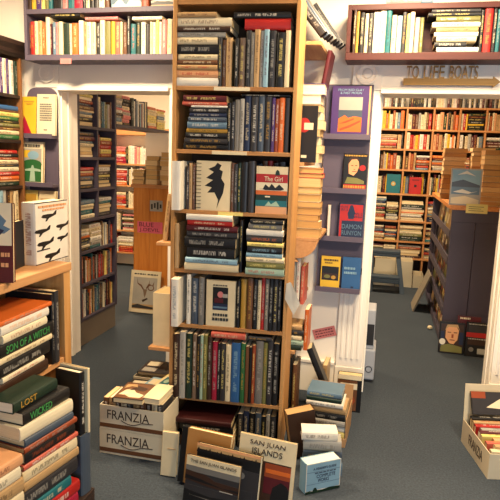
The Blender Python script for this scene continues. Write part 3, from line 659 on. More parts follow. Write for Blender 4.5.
o = ro(39, 57.5, 94.5, 1.632, 'ivory', 'cream book covered in small grey print on upper ledge of arched purple rack')
lines(o, [(.18,.82,.74-.055*k,.03) for k in range(8)] + [(.35,.65,.9,.025), (.4,.6,.12,.025)], 'grey')
o = ro(23.5, 45.5, 142, 1.30, 'ivory', 'picture book with a white figure on green hill and pale sky, arched purple rack')
art(o, [('silver', R_(.06,.5,.92,.84)), ('yellow', R_(.06,.62,.4,.8)), ('lightblue', EL(.55,.68,.25,.1)), ('green', R_(.06,.04,.92,.48)), ('green', EL(.5,.46,.44,.12)), ('mint', [(.4,.05),(.44,.3),(.2,.3),(.18,.34),(.46,.37),(.5,.44),(.56,.44),(.6,.37),(.9,.34),(.9,.29),(.62,.3),(.66,.05)])]); lines(o, [(.12,.86,.87,.07)], 'charcoal')
o = ro(25.5, 40, 190, .985, 'lemon', 'yellow book on lowest ledge of arched purple rack behind the aeroplane book'); art(o, [('gold', R_(.1,.5,.9,.9)), ('brown', [(.1,.5),(.5,.62),(.9,.5),(.9,.4),(.1,.4)])])
o = ro(41, 58, 191, .985, 'cream', 'cream book on lowest ledge of arched purple rack'); art(o, [('tan', R_(.1,.1,.9,.8)), ('darkgreen', [(.4,.6),(.5,.7),(.6,.62),(.75,.76),(.62,.55)])])
o = ro(330, 368.5, 86.5, 1.682, 'purple', 'purple art book with orange rocky picture on top ledge of square purple rack', 3)
art(o, [('silver', R_(.2,.5,.8,.78)), ('slate', R_(.2,.36,.8,.52)), ('orange', [(.2,.08),(.2,.34),(.36,.42),(.45,.36),(.6,.4),(.8,.37),(.8,.08)]), ('rust', [(.24,.14),(.5,.22),(.76,.32),(.76,.28),(.5,.17),(.26,.1)]), ('rust', [(.22,.24),(.4,.3),(.6,.36),(.6,.33),(.4,.26)]), ('peach', [(.955,0),(1,0),(1,1),(.955,1)])])
ctitle(o, 'FROM RED CLAY', .16, .9, .82, .945, 'lightblue'); ctitle(o, '& FAST MOON', .22, .84, .76, .885, 'lightblue')
o = ro(342, 366, 154, 1.357, 'black', 'black book with a man\'s face and red lettering on second ledge of square purple rack')
art(o, [('peach', [(.25,.45),(.22,.72),(.3,.86),(.5,.9),(.62,.84),(.66,.66),(.58,.5),(.45,.4)]), ('darkbrown', [(.2,.7),(.24,.88),(.45,.95),(.64,.88),(.66,.76),(.55,.86),(.34,.84)]), ('darkbrown', R_(.33,.67,.42,.69)), ('darkbrown', R_(.49,.67,.58,.69)), ('rust', R_(.44,.56,.5,.58)), ('maroon', R_(.38,.51,.56,.525)), ('red', EL(.8,.62,.13,.08)), ('red', R_(.05,.02,.98,.16)), ('olive', [(.1,.18),(.2,.36),(.6,.34),(.9,.26),(.9,.18)])]); lines(o, [(.05,.95,.06,.07), (.05,.95,.93,.04)], 'gold')
book(T(on_y(329, 200, VR).x, VR-.03, 1.0608), .016, .2, .04, 'white', 'slim white book on end beside the red and navy book, square purple rack', None, 'silver', False, 0.)
o = ro(337.5, 362.5, 203, 1.06, 'navy', 'navy book with red cover pattern on third ledge of square purple rack')
art(o, [('red', R_(.05,.5,.95,.96)), ('navy', [(.4,.55),(.35,.7),(.45,.94),(.55,.94),(.65,.72),(.6,.55)]), ('red', R_(.05,.04,.14,.5))])
ctitle(o, 'GUYS', .08, .78, .36, .92, 'navy'); ctitle(o, 'DOLLS', .62, .6, .93, .74, 'navy'); ctitle(o, 'DAMON', .16, .27, .93, .4, 'steel'); ctitle(o, 'RUNYON', .16, .09, .93, .22, 'steel')
o = ro(320, 339, 256, .735, 'yellow', 'yellow magazine with a dark photograph on lowest ledge of square purple rack', 4, .01)
art(o, [('black', R_(.06,.24,.94,.68)), ('darkbrown', R_(.1,.3,.9,.46)), ('olive', EL(.35,.36,.16,.06)), ('gold', EL(.68,.34,.12,.06))]); lines(o, [(.15,.9,.86,.05), (.2,.6,.78,.03)], 'darkbrown')
o = ro(341, 359.5, 257, .735, 'blue', 'bright blue book with pale lettering on lowest ledge of square purple rack', 4, .014)
lines(o, [(.12,.7,.62,.07), (.12,.78,.48,.07)], 'lightblue'); art(o, [('navy', R_(.52,.05,.66,.1))])

# ================================================================== LEFT WALL CASE
XC = -2.42
def xplane(X):
    def f(px, py=None, z=None):
        if z is None: p = on_x(px, py, X); return p.y, p.z
        lo, hi = -300., 1500.
        for _ in range(44):
            m = (lo+hi)/2
            if on_x(px, m, X).z > z: lo = m
            else: hi = m
        return on_x(px, m, X).y, z
    return f
FL = RZ(90)
YE = 3.5
t = empty('bookcase', T(XC-.2, 2.6, 0), 'tall wooden bookcase with black cornice against the side wall', 'bookcase')
zb = [on_x(0, y, XC).z for y in (92, 139, 187)]       # shelf boards
wpart('side_panel', bx(((XL+.01, YE-.02, 0), (XC, YE, 2.13))), BROWNW, t); wpart('side_panel', bx(((XL+.01, 1.7, 0), (XC, 1.72, 2.13))), BROWNW, t)
wpart('back_panel', bx(((XL+.005, 1.7205, .05), (XL+.0095, YE-.0205, 2.13))), BACKW, t)
for z in [1.0] + zb: wpart('shelf_board', bx(((XL+.0105, 1.7205, z-.022), (XC-.004, YE-.0205, z))), BLACKW, t)
m = MB(); pr = [(XL+.01, 2.131), (XC, 2.131), (XC+.02, 2.15), (XC+.024, 2.17), (XC+.05, 2.2), (XC+.055, 2.225), (XL+.01, 2.225)]
m.prism([(x, z) for x, z in pr], -(YE+.04), -1.68, M=Matrix(((1,0,0,0),(0,0,-1,0),(0,1,0,0),(0,0,0,1)))); wpart('cornice', m, BLACKW, t, .001)
px_ = xplane(XC-.005); FX = T(XC-.005, 0, 0) @ FL
GL = 'books in the bookcase against the side wall'
row(FX, px_, zb[0], '-3 .4 57 white/purple;.6 3.4 57 purple/white;3.6 7 58 ivory/purple;7.2 10 58.5 purple/silver;10.2 14 60 white;14.4 17.6 61 darkgreen', 'second shelf of cornice bookcase', GL)
mpx = .0061
stack(FX, px_, zb[1], '-14 20 5 green/silver;-14 19.5 4.6 cream;-12 20 3.4 brown;-12 20 4.2 olive;-14 19.5 2.8 black;-14 19 4.2 green;-13 20 4.6 lemon/brown;-12 19 2.2 brown;-14 19 5 blue', 'pile under the upright white books, cornice bookcase', GL, mpx)
stack(FX, px_, zb[2], '-14 20 4.6 darkgreen/silver;-12 20 1.6 tan;-14 20 5 orange/white;-14 20 4.6 red;-13 19 5 ivory/black;-12 19 3 charcoal;-14 19 4.4 cream;-12 19 3 rust;-14 19 3.6 black/white;-13 18 4 red/cream', 'pile on the third shelf of cornice bookcase', GL, mpx)
row(FX, px_, 1.0, '.4 4 190.5 lightblue/slate;4.3 7 190.5 silver;7.4 11 191 darkbrown;11.3 14.6 191 tan;15 19.6 191 cream', 'lowest visible shelf of cornice bookcase', GL)

# ================================================================== LOW COUNTER BOOKCASE
XK, YK0, YK1, ZK = -1.3, .9, 2.18, 1.067
t = empty('counter_bookcase', T(-1.48, 1.5, 0), 'low light wood bookcase with a wide counter top carrying standing books', 'bookcase')
wpart('counter_top', bx(((-1.68, YK0, ZK-.036), (XK+.006, YK1+.004, ZK))), PINE_Y, t, .003)
wpart('end_panel', bx(((-1.67, YK1-.05, 0), (XK, YK1, ZK-.0365))), PINE, t); wpart('end_panel', bx(((-1.67, YK0, 0), (XK, YK0+.03, ZK-.0365))), PINE, t)
wpart('back_panel', bx(((-1.68, YK0, .02), (-1.6705, YK1, ZK-.0365))), BACKW, t)
ZS1 = .655
wpart('shelf_board', bx(((-1.67, YK0+.0305, ZS1-.026), (XK-.004, YK1-.0505, ZS1))), PINE_Y, t); wpart('shelf_board', bx(((-1.67, YK0+.0305, .04), (XK-.004, YK1-.0505, .066))), PINE_Y, t)
GC = 'books lying in the counter bookcase'
pk = xplane(XK+.012); FK = T(XK+.012, 0, 0) @ FL
def hstack(F, zb, specs, grp, v0=0.):
    z = zb
    for y0, y1, tt, c, lab, ti in specs:
        c, _, k = c.partition('/'); h = y1-y0
        o = book(F @ T(y1, v0+RN.uniform(0, .004), z+.0006) @ FLAT, tt-.0006, h, min(.2, h*.68), c, lab, grp, k or None, True, 0. if ti else None); z += tt
        if ti:
            for (bd, a, b, cc) in ti: stitle(o, bd, a, b, .22, .78, cc)
    return z
hstack(FK, ZS1, [
 (1.66, 1.985, .046, 'darkbrown/cream', 'dark brown book at the bottom of the stack on the counter bookcase shelf', None),
 (1.70, 1.96, .022, 'ivory', 'cream book with dark patch second from bottom on counter bookcase shelf', None),
 (1.66, 2.0, .05, 'black/silver', 'black book with fine silver lettering below the long cream book, counter bookcase', None),
 (1.67, 2.02, .024, 'cream/brown', 'long cream book under the green lettered dark book, counter bookcase', None),
 (1.69, 2.03, .05, 'black', 'dark book with green letters SON OF A WITCH on spine, counter bookcase', [('SON OF A WITCH', .1, .9, 'leaf')]),
 (1.71, 1.985, .032, 'ivory/rust', 'white book with rust lettering just above the green lettered dark book', None),
 (1.70, 2.0, .036, 'white/peach', 'white book with black oval mark near top of counter bookcase stack', None),
 (1.69, 2.02, .018, 'orange', 'orange book on top of the stack inside the counter bookcase', None)], GC)
b3 = row(FK, pk, ZS1, '53.8 56.2 295 black/silver .01;56.4 60.6 292 charcoal/silver .006', 'counter bookcase shelf beside the end panel', GC, from_='from left')
# second column nearer the viewer
hstack(FK, ZS1, [(1.3, 1.62, .05, 'maroon', 'maroon book at the bottom of the nearer stack, counter bookcase', None), (1.32, 1.63, .05, 'cream', 'cream book second from bottom of the nearer stack, counter bookcase', None), (1.3, 1.64, .06, 'charcoal', 'charcoal book third from bottom of the nearer stack, counter bookcase', None), (1.3, 1.63, .05, 'rust', 'rust book on top of the nearer stack, counter bookcase', None)], GC)
# on the counter
p = on_z(23.5, 264.5, ZK); q = on_z(36, 266, ZK); r = on_z(68, 256.5, ZK)
d1 = (r-q); ang = math.degrees(math.atan2(d1.y, d1.x))
h_ = on_y(36, 203.5, q.y).z - ZK; tt = (q-p).length; w_ = d1.length
# spine faces the viewer's left, cover towards the viewer
M = T(q.x, q.y, ZK+.0008) @ RZ(ang) @ FACE @ T(-tt, 0, 0)
o = book(M, tt, h_, w_, 'white', 'thick white book with black aeroplane silhouettes on its cover, on the counter', None, 'rust', True, 1.0)
def plane_sil(cx, cy, s, m=1):
    P = [(-.2,.0),(-.16,.03),(-.05,.035),(.1,.03),(.17,.075),(.2,.075),(.18,.01),(.1,-.01),(.0,-.03),(-.06,-.075),(-.1,-.075),(-.07,-.03),(-.16,-.02)]
    P = [(cx+x*s*m*.95, cy+y*s*.85) for x, y in P]; return P if m > 0 else P[::-1]
art(o, [('black', plane_sil(.42,.76,1.25)), ('black', plane_sil(.22,.53,1.25)), ('black', plane_sil(.83,.56,1.1)), ('black', plane_sil(.3,.32,1.35)), ('black', plane_sil(.83,.36,.95)), ('black', plane_sil(.5,.1,1.3)), ('charcoal', R_(.04,.215,.42,.235)), ('charcoal', R_(0,.985,1,1)), ('charcoal', R_(0,0,1,.012))])
lines(o, [(.1,.95,.91,.035), (.22,.9,.855,.03)], 'peach', 'lettering')
q = on_z(13.5, 283.5, ZK); h_ = on_y(13, 204, q.y).z - ZK
o = faceout(T(q.x, q.y, 0) @ RZ(14) , -.15, 0, ZK+.0008, ZK+h_, .02, .02, 'maroon', 'dark red book with a blue whale-like picture on white, standing on the counter', None, 3)
art(o, [('ivory', R_(.02,.47,.97,1)), ('steel', [(.4,.62),(.5,.78),(.7,.86),(.85,.78),(.78,.72),(.95,.68),(.8,.62)]), ('navy', [(.45,.62),(.6,.7),(.8,.66),(.7,.6)])])
lines(o, [(.4,.62,.3,.09), (.72,.92,.33,.05), (.72,.92,.2,.05)], 'peach')
q = on_z(14.5, 270, ZK)
book(T(q.x-.022, q.y-.004, ZK+.0008) @ RZ(12), .026, .19, .09, 'black', 'black book standing on the counter behind the dark red book', None, 'charcoal')

# ---- pile heaped in front of the counter bookcase
crate = bx(((-1.285, 1.06, 0), (-1.265, 2.0, .13)), ((-1.115, 1.06, 0), (-1.095, 2.0, .13)), ((-1.2645, 1.06, 0), (-1.1155, 1.08, .13)), ((-1.2645, 1.98, 0), (-1.1155, 2.0, .13)), ((-1.285, 1.06, .1305), (-1.095, 2.0, .15)))
FPI = T(-1.13, 1.86, 0) @ RZ(90-9)                     # local x runs away from the viewer along the pile's spines
cr = crate.build('step_box', BLACKW, None, bevel=.003); tag(cr, 'low dark wooden step carrying the heap of books in front of the counter bookcase', 'step')
GP = 'books heaped in front of the counter bookcase'
z = .151
z = hstack(FPI, z, [
 (-.26, .02, .055, 'crimson/white', 'crimson book at the bottom of the heap by the counter bookcase', None),
 (-.25, .03, .05, 'red/white', 'bright red book second from bottom of the heap by the counter bookcase', None),
 (-.29, -.02, .042, 'teal/cream', 'teal book third from bottom of the heap by the counter bookcase', None),
 (-.28, .02, .06, 'charcoal/silver', 'charcoal book under the tan one in the heap by the counter bookcase', None),
 (-.26, .03, .036, 'tan', 'tan book in the middle of the heap by the counter bookcase', None),
 (-.265, .02, .046, 'cream/black', 'cream book with black stripe lettering above the tan one in the heap', None),
 (-.26, .025, .02, 'salmon', 'thin salmon pink book below the black one in the heap', None),
 (-.25, .01, .042, 'black/rust', 'black book between two reddish ones in the heap', None),
 (-.255, .02, .022, 'rust', 'rust red book above the black one in the heap', None),
 (-.25, .0, .03, 'slate/white', 'slate grey book below the thick cream one in the heap', None),
 (-.27, .0, .05, 'ivory/gold', 'thick cream book that the two dark green-lettered books lie on', None)], GP, -.03)
o = book(FPI @ T(.0, -.012, z+.0006) @ RZ(3) @ FLAT, .045, .25, .14, 'black', 'black book with green word WICKED on spine, on the heap', GP, 'green', True, 0.)
stitle(o, 'WICKED', .42, .88, .2, .8, 'leaf')
o = book(FPI @ T(-.03, .02, z+.0462) @ RZ(5) @ FLAT, .04, .24, .105, 'darkgreen', 'dark green book with faded word LOST on spine, top of the heap', GP, 'olive', True, 0.)
stitle(o, 'LOST', .5, .85, .22, .78, 'gold')
# upright books closing the heap
o = book(T(-1.11, 1.925, .151) @ RZ(80), .06, .262, .15, 'slate', 'thick blue-grey book upright at far foot of the heap beside the counter bookcase', None, 'navy', True, 0.)
o = book(T(-1.115, 1.932, .4136) @ RZ(80), .028, .264, .125, 'black', 'tall black book with white spine lettering upright at far end of the heap', None, 'white', True, 1.0)
o = book(T(-1.10, 1.963, .4136) @ RZ(80), .014, .272, .14, 'cream', 'slim cream book pressed against the far side of the tall black book', None, None, True, 0.)
# nearer pile, cut by the picture's edge
FP2 = T(-1.14, 1.52, 0) @ RZ(90-9)
hstack(FP2, .151, [(-.24, .03, .05, 'teal/white', 'teal book at the bottom of the nearer heap beside the counter bookcase', None), (-.24, .04, .05, 'charcoal/white', 'charcoal book second from bottom of the nearer heap', None), (-.25, .04, .05, 'slate/white', 'slate grey book third from bottom of the nearer heap', None), (-.24, .035, .05, 'black/white', 'black book in the middle of the nearer heap', None), (-.24, .04, .05, 'cream', 'cream book fourth from top of the nearer heap', None), (-.23, .04, .05, 'tan', 'tan book third from top of the nearer heap', None), (-.24, .03, .045, 'ivory', 'ivory book second from top of the nearer heap', None), (-.24, .04, .04, 'peach', 'peach book on top of the nearer heap', None)], GP, -.02)
# ================================================================== THINGS ON THE FLOOR IN FRONT
def carton(M, w, d, h, mat, label, words=None, stripe=False, th=.004, flap=None, side_word=None):
    t = empty('carton', M, label, 'box'); m = MB()
    m.box((0,0,0), (w,d,th)); m.box((0,0,th), (w,th,h)); m.box((0,d-th,th), (w,d,h)); m.box((0,th,th), (th,d-th,h)); m.box((w-th,th,th), (w,d-th,h))
    m.build('box_body', mat, t, bevel=.001)
    if stripe:
        m = MB(); m.box((.0, -.0012, .012), (w, -.0002, .034), lin('brown')); m.build('printed_stripe', PRINT, t)
    if words:
        text(words, w*.66, h*.36, T(w*.12, -.0008, h*.46) @ RX(90), 'darkbrown', t, 'lettering', .0005)
        m = MB(); P = [(w*(.34+.5*k/14), -.0012, h*(.44-.13*sin(pi*min(1, k/9))+.02*max(0, k-9)/5)) for k in range(15)]
        m.tube(P, .0022, lin('darkbrown'), 5); m.build('swash', PRINT, t)
    if side_word:
        text(side_word, d*.5, h*.4, Matrix(((0,0,-1,-.0008),(-1,0,0,d*.72),(0,1,0,h*.32),(0,0,0,1))), 'darkbrown', t, 'lettering', .0005)
    if flap:
        m = MB()
        if 'back' in flap: m.add([(0,d-th,h),(w,d-th,h),(w,d+.015,h+flap['back']),(0,d+.015,h+flap['back']),(0,d,h),(w,d,h),(w,d+.019,h+flap['back']),(0,d+.019,h+flap['back'])], [(0,1,2,3),(7,6,5,4),(0,4,5,1),(1,5,6,2),(2,6,7,3),(3,7,4,0)])
        if 'right' in flap: m.box((w-th, .01, h), (w, d-.01, h+flap['right']))
        if 'left' in flap: m.box((0, .01, h), (th, d-.01, h+flap['left']))
        m.build('flap', mat, t)
    return t
FB = T(-1.343, 2.508, 0)
carton(FB, .35, .215, .135, CARD, 'lower of two stacked white cartons lettered FRANZIA beside the central bookcase', 'FRANZIA', True)
carton(FB @ T(.004, -.002, .1362), .348, .215, .132, CARD, 'upper white carton lettered FRANZIA, open and full of books', 'FRANZIA', True)
GF = 'books in and on the white cartons'
for i, (c, tt) in enumerate((('brown', .03), ('tan', .034), ('darkbrown', .03), ('cream', .03), ('charcoal', .035), ('tan', .032), ('brown', .036), ('darkbrown', .03), ('cream', .028), ('charcoal', .03))):
    x = .012 + sum((.03, .034, .03, .03, .035, .032, .036, .03, .028, .03)[:i]) + .0012*i
    if x + tt > .342: break
    book(FB @ T(x, .02, .1412), tt, .155+.004*(i%3), .15, c, f"{cname(c)} book standing {ORD[i]} from left inside the upper white carton", GF)
carton(T(-1.365, 2.745, 0), .29, .26, .2, CARD, 'white carton standing just behind the two lettered cartons')
carton(T(-1.395, 3.03, 0), .30, .26, .21, CARD, 'white carton farthest back in the row beside the central bookcase')
zf = .3085
def lie(px, py, z, rot, w, h, t, c, label, group=None, ink=None, tilt=None, name='book'):
    p = on_z(px, py, z+t); M = T(p.x, p.y, z) @ RZ(rot)
    if tilt: M = M @ tilt
    return book(M @ FACEUP, t, h, w, c, label, group, ink, True, 0., name)
o = lie(112, 397, zf, 3, .16, .2, .028, 'darkbrown', 'brown photo-covered book lying on top of the upper white carton', GF)
art(o, [('brown', R_(.03,.03,.97,.97)), ('cream', [(.1,.2),(.2,.5),(.4,.62),(.6,.4),(.9,.3),(.85,.12),(.5,.1),(.3,.22)]), ('darkbrown', [(.3,.5),(.5,.8),(.9,.7),(.8,.5),(.55,.55)]), ('tan', [(.1,.6),(.3,.75),(.5,.72),(.4,.9),(.1,.85)]), ('ivory', [(.15,.3),(.3,.42),(.4,.3),(.25,.2)])])
o = book(T(-1.105, 2.5, zf) @ RZ(-1) @ FACEUP, .03, .185, .095, 'cream', 'cream book lying at right end of the upper white carton', GF, None, True, 0.)
for i, (X, Y, Z, w, h, c, lab) in enumerate(((-1.36, 2.77, .201, .2, .2, 'black', 'black and white book lying on the second white carton'), (-1.27, 2.765, .222, .17, .22, 'lightblue', 'pale blue and black book overlapping it on the second white carton'), (-1.385, 3.06, .211, .21, .2, 'charcoal', 'black book with pale edge lying on the farthest white carton'))):
    o = book(T(X, Y, Z) @ RZ((3, -6, 2)[i]) @ FACEUP, .02, h, w, c, lab, GF, None, True, 0.)
    art(o, [('ivory', R_(.1,.55,.5,.9)), ('charcoal', R_(.55,.3,.9,.8)), ('silver', R_(.1,.1,.5,.4))])
o = book(T(-1.19, 2.8, .243) @ RZ(-8) @ FACEUP, .022, .2, .1, 'lemon', 'pale yellow book with green framed picture lying beside the central bookcase', GF, None, True, 0.)
art(o, [('cream', R_(.1,.1,.9,.9)), ('teal', R_(.24,.2,.8,.8)), ('mint', EL(.5,.5,.15,.14))])

# big books leaning in front of the case
GLn = 'large books leaning in front of the central bookcase'
def leaner(px, py, Y, w, c, label, tilt=11, rot=-8, t=.018, style_ink=None):
    h = .3
    for _ in range(8): p = on_y(px, py, Y + h*sin(radians(tilt))); h = p.z/cos(radians(tilt))
    M = T(p.x, Y, .0015) @ RZ(rot) @ RX(-tilt)
    return book(M @ T(0, 0, t*sin(radians(tilt))) @ FACE, t, h, w, c, label, GLn, style_ink, True, 0.)
o5 = leaner(188, 454, 2.23, .26, 'charcoal', 'book with dark lake photograph lettered THE SAN JUAN ISLANDS, foremost of the leaners')
art(o5, [('cream', R_(0,.8,1,1)), ('grey', R_(0,.68,1,.8)), ('darkbrown', [(0,.5),(0,.7),(.4,.66),(.55,.58),(1,.56),(1,.42),(.4,.44)]), ('black', [(0,.52),(0,.6),(.3,.56),(.7,.48),(1,.5),(1,.45)]), ('charcoal', R_(0,.0,1,.4)), ('black', [(0,.0),(0,.3),(.5,.24),(1,.3),(1,.0)]), ('grey', [(.1,.2),(.5,.17),(.9,.2),(.5,.185)]), ('silver', R_(.66,.405,.9,.42))])
ctitle(o5, 'THE SAN JUAN ISLANDS', .08, .86, .93, .94, 'darkbrown')
o3 = leaner(198, 442, 2.278, .315, 'black', 'wide book with a dark forest photograph on its cover, leaning behind the lake book')
art(o3, [('peach', R_(0,.955,1,1)), ('tan', R_(0,.9,1,.955)), ('black', [(0,.84)]+[(k/34, .86+(.035+.022*((k*5)%3) if k%2 else 0)) for k in range(35)]+[(1,.84)]), ('charcoal', R_(0,.0,1,.7)), ('black', R_(0,.3,.6,.7)), ('charcoal', EL(.7,.62,.1,.1)), ('grey', EL(.72,.6,.05,.06)), ('charcoal', R_(.5,.1,.9,.35)), ('ivory', R_(.985,0,1,1))])
o4 = leaner(240, 432, 2.318, .268, 'cream', 'tall cream book lettered SAN JUAN ISLANDS above a red-brown sunset photograph')
art(o4, [('darkbrown', R_(.12,.0,.95,.66)), ('rust', R_(.5,.44,.95,.64)), ('maroon', R_(.5,.2,.95,.44)), ('orange', R_(.52,.5,.95,.56)), ('black', [(.62,.0),(.66,.3),(.8,.4),(.9,.36),(.95,.3),(.95,.0)])])
ctitle(o4, 'SAN JUAN', .2, .855, .82, .94, 'darkbrown'); ctitle(o4, 'ISLANDS', .25, .745, .78, .83, 'darkbrown')
o2 = leaner(185, 426, 2.385, .25, 'honey', 'large orange-tan book with black spine leaning left of the forest book', t=.034)
m = MB(); m.box((-.002, -.0015, -.0005), (dims(o2)[0]+.0015, .028, dims(o2)[1]+.0005), lin('black')); m.build('spine_strip', PRINT, o2)
o1 = leaner(164, 431, 2.41, .08, 'cream', 'plain cream book leaning beside the lettered white cartons', t=.022, rot=2, tilt=8)
lines(o1, [(.4,.9,.62,.02)], 'tan')
# books and box at the right foot of the case
carton(T(-.345, 2.94, 0) @ RZ(-3), .235, .29, .05, BROWNCARD, 'open brown cardboard carton of books at the foot of the central bookcase', None, False, flap={'right': .11, 'back': .19})
GB = 'books in the brown carton'
FBX = T(-.345, 2.94, 0) @ RZ(-3); zz = .0055
for i, (a, b, tt, c) in enumerate(((.015, .24, .035, 'cream'), (.02, .235, .035, 'lemon'), (.01, .235, .03, 'white'), (.015, .245, .034, 'silver'), (.02, .24, .036, 'black'), (.03, .23, .036, 'tan'), (.01, .21, .026, 'white'), (.01, .2, .024, 'darkgreen'), (.01, .2, .03, 'steel'))):
    pos = ('at the bottom', 'second from bottom', 'third from bottom', 'fourth from bottom', 'in the middle', 'fourth from top', 'third from top', 'second from top', 'on top')[i]
    b = min(b, .226); book(FBX @ T(b, .01+.004*(i%3), zz+.0006) @ FLAT, tt-.0006, b-a, .16, c, f"{cname(c)} book lying {pos} of the pile in the brown carton", GB); zz += tt
book(T(-.30, 3.44, .0015) @ RZ(-2), .03, .26, .17, 'tan', 'tan book standing behind the brown carton against the wall', None)
o = book(T(-.215, 3.27, .0005) @ RZ(4) @ T(.0, .0, .03) @ RY(-24), .035, .42, .12, 'black', 'tall black book with white lower edge leaning askew behind the brown carton', None, 'silver', True, 0.)
m = MB(); m.box((-.0008, -.0012, .02), (dims(o)[0], .0, .2), lin('white')); m.build('white_band', PRINT, o)
# dark brown book standing askew, its fore-edge towards the viewer
o = book(T(-.23, 2.785, .03) @ RZ(24) @ RY(-9) @ RZ(180) @ FACE, .075, .245, .15, 'darkbrown', 'dark brown book with thick tan pages standing askew by the bookcase foot', None, 'brown', True, 0., pcol=lin('tan'))
# complete works
o = book(T(-.258, 2.43, .0015) @ RZ(36) @ FACE @ T(-.07, 0, 0), .07, .15, .185, 'lightblue', 'thick white and pale blue book lettered COMPLETE WORKS standing in front of the brown carton', None, None, True, 0., pcol=lin('white'))
art(o, [('white', R_(0,0,1,1)), ('lightblue', R_(.02,.1,.98,.98)), ('steel', R_(.02,.7,.98,.72)), ('steel', R_(.02,.3,.98,.315)), ('darkgreen', [(0,0),(0,.08),(.12,.1),(.2,.07),(.24,.17),(.3,.18),(.34,.08),(.5,.07),(.7,.11),(1,.08),(1,0)])])
ctitle(o, 'COMPLETE', .3, .5, .84, .61, 'slate'); ctitle(o, 'WORKS', .34, .36, .66, .47, 'slate'); ctitle(o, "A READER'S GUIDE", .2, .78, .86, .86, 'slate'); lines(o, [(.25,.85,.66,.025)], 'slate')
o = book(T(-.105, 2.635, .0005) @ RZ(10) @ FLAT, .065, .19, .085, 'steel', 'grey-blue book lying lowest of the pile behind the COMPLETE WORKS book', None)
o = book(T(-.11, 2.635, .0665) @ RZ(9) @ FLAT, .06, .19, .085, 'slate', 'slate book in the middle of the pile behind the COMPLETE WORKS book', None)
o = book(T(-.115, 2.63, .1275) @ RZ(8) @ FLAT, .055, .185, .09, 'silver', 'pale grey book second from top of the pile behind the COMPLETE WORKS book', None, 'grey', True, 1.0)
o = book(T(-.135, 2.63, .1835) @ RZ(12) @ FLAT, .045, .175, .09, 'white', 'white book on top of the pile behind the COMPLETE WORKS book', None, pcol=lin('white'))
# thick black book by the casing
o = book(T(-.2, 3.45, .0015) @ FACE, .06, .235, .15, 'black', 'thick black book with a brown picture and white label standing below fluted door casing', None, None, True, 0.)
art(o, [('brown', R_(.02,.03,.82,.86)), ('rust', [(.1,.2),(.3,.5),(.6,.55),(.78,.3),(.6,.1)]), ('tan', EL(.4,.4,.2,.14)), ('ivory', R_(.02,.88,.98,1)), ('ivory', R_(.14,.62,.82,.78))])
# white carton on the right
BR = T(.6, 2.825, 0) @ RZ(12)
carton(BR, .34, .385, .135, CARD, 'open white carton of books on the carpet beside the wider doorway', None, False, flap={'back': .2}, side_word='FRANZIA')
GW = 'books in the white carton by the wider doorway'
yy = .012
for i, (tt, hh, c) in enumerate((('.03', .14, 'cream'), ('.028', .15, 'tan'), ('.03', .15, 'salmon'), ('.032', .15, 'peach'), ('.026', .155, 'lemon'), ('.03', .16, 'maroon'), ('.028', .16, 'silver'), ('.03', .165, 'red'), ('.03', .17, 'tan'), ('.03', .18, 'black'))):
    tt = float(tt); xw = (.0, .03, .0, .05, .0, .0, .02, .0, .0, .0)[i]
    # spine up, cover towards the viewer
    M = BR @ T(.012+xw, yy+tt, .0048+hh) @ Matrix(((0,0,1,0),(-1,0,0,0),(0,-1,0,0),(0,0,0,1)))
    book(M, tt, .2, hh, c, f"{cname(c)} book with spine up, {ORD[i]} from the front in the right-hand white carton", GW); yy += tt+.002
o = book(BR @ T(.02, .33, .19) @ RX(62) @ FACEUP, .02, .12, .26, 'charcoal', 'black and white book sloping against the back flap of the white carton', GW, None, True, 0.)
art(o, [('ivory', [(.3,.3),(.6,.7),(1,.6),(1,.2)]), ('rust', R_(0,.7,.3,1))])

# ================================================================== SIDE SHELVES BEHIND THE CENTRAL CASE
t = empty('side_bookcase', T(-.5, 3.35, 0), 'shallow wooden shelves facing the wider doorway behind the central bookcase', 'bookcase')
SX0, SX1, SYA, SYB = -.62, -.455, 3.11, 3.6
wpart('back_panel', bx(((SX0-.012, SYA, 0), (SX0, SYB, 2.3))), PINE, t)
SS = dict(a=2.15, b=1.52, c=1.11, d=.72, e=.45)
wpart('shelf_board', bx(((SX0+.0005, SYA, SS['a']-.02), (-.375, SYB, SS['a']))), PINE_Y, t)
for k in 'bcde': wpart('shelf_board', bx(((SX0+.0005, SYA, SS[k]-.02), (SX1+(.12 if k == 'c' else .02), SYB, SS[k]))), PINE_Y, t)
# corbel: quarter round bracket
m = MB(); q = [(SX0+.001, SS['c']-.0205), (SX0+.001, SS['c']-.16)] + [(SX0+.18+.12*0 + (.0), SS['c']-.14)] + [(-.46+.12*sin(a), SS['c']-.02-.1*cos(a)) for a in [pi/2*k/8 for k in range(0, 8)]] + [(-.335, SS['c']-.0205)]
m.prism(q, -(SYA+.02), -SYA, M=Matrix(((1,0,0,0),(0,0,-1,0),(0,1,0,0),(0,0,0,1)))); wpart('bracket', m, PINE_Y, t, .001)
GS = 'books on the shallow side shelves'
# fanned paperbacks on the top side shelf
for i, (dy, a, c) in enumerate(((.004, -40, 'charcoal'), (.062, -37, 'slate'), (.12, -42, 'charcoal'), (.178, -38, 'grey'), (.236, -41, 'black'), (.294, -36, 'charcoal'), (.352, -40, 'grey'))):
    book(T(-.385+.012*i, SYA+dy, SS['a']+.0225) @ RY(a), .042, .27, .055, c, f"{cname(c)} book leaning outward, {ORD[i]} from the front on topmost side shelf", GS, 'silver', False, pcol=lin('charcoal'))
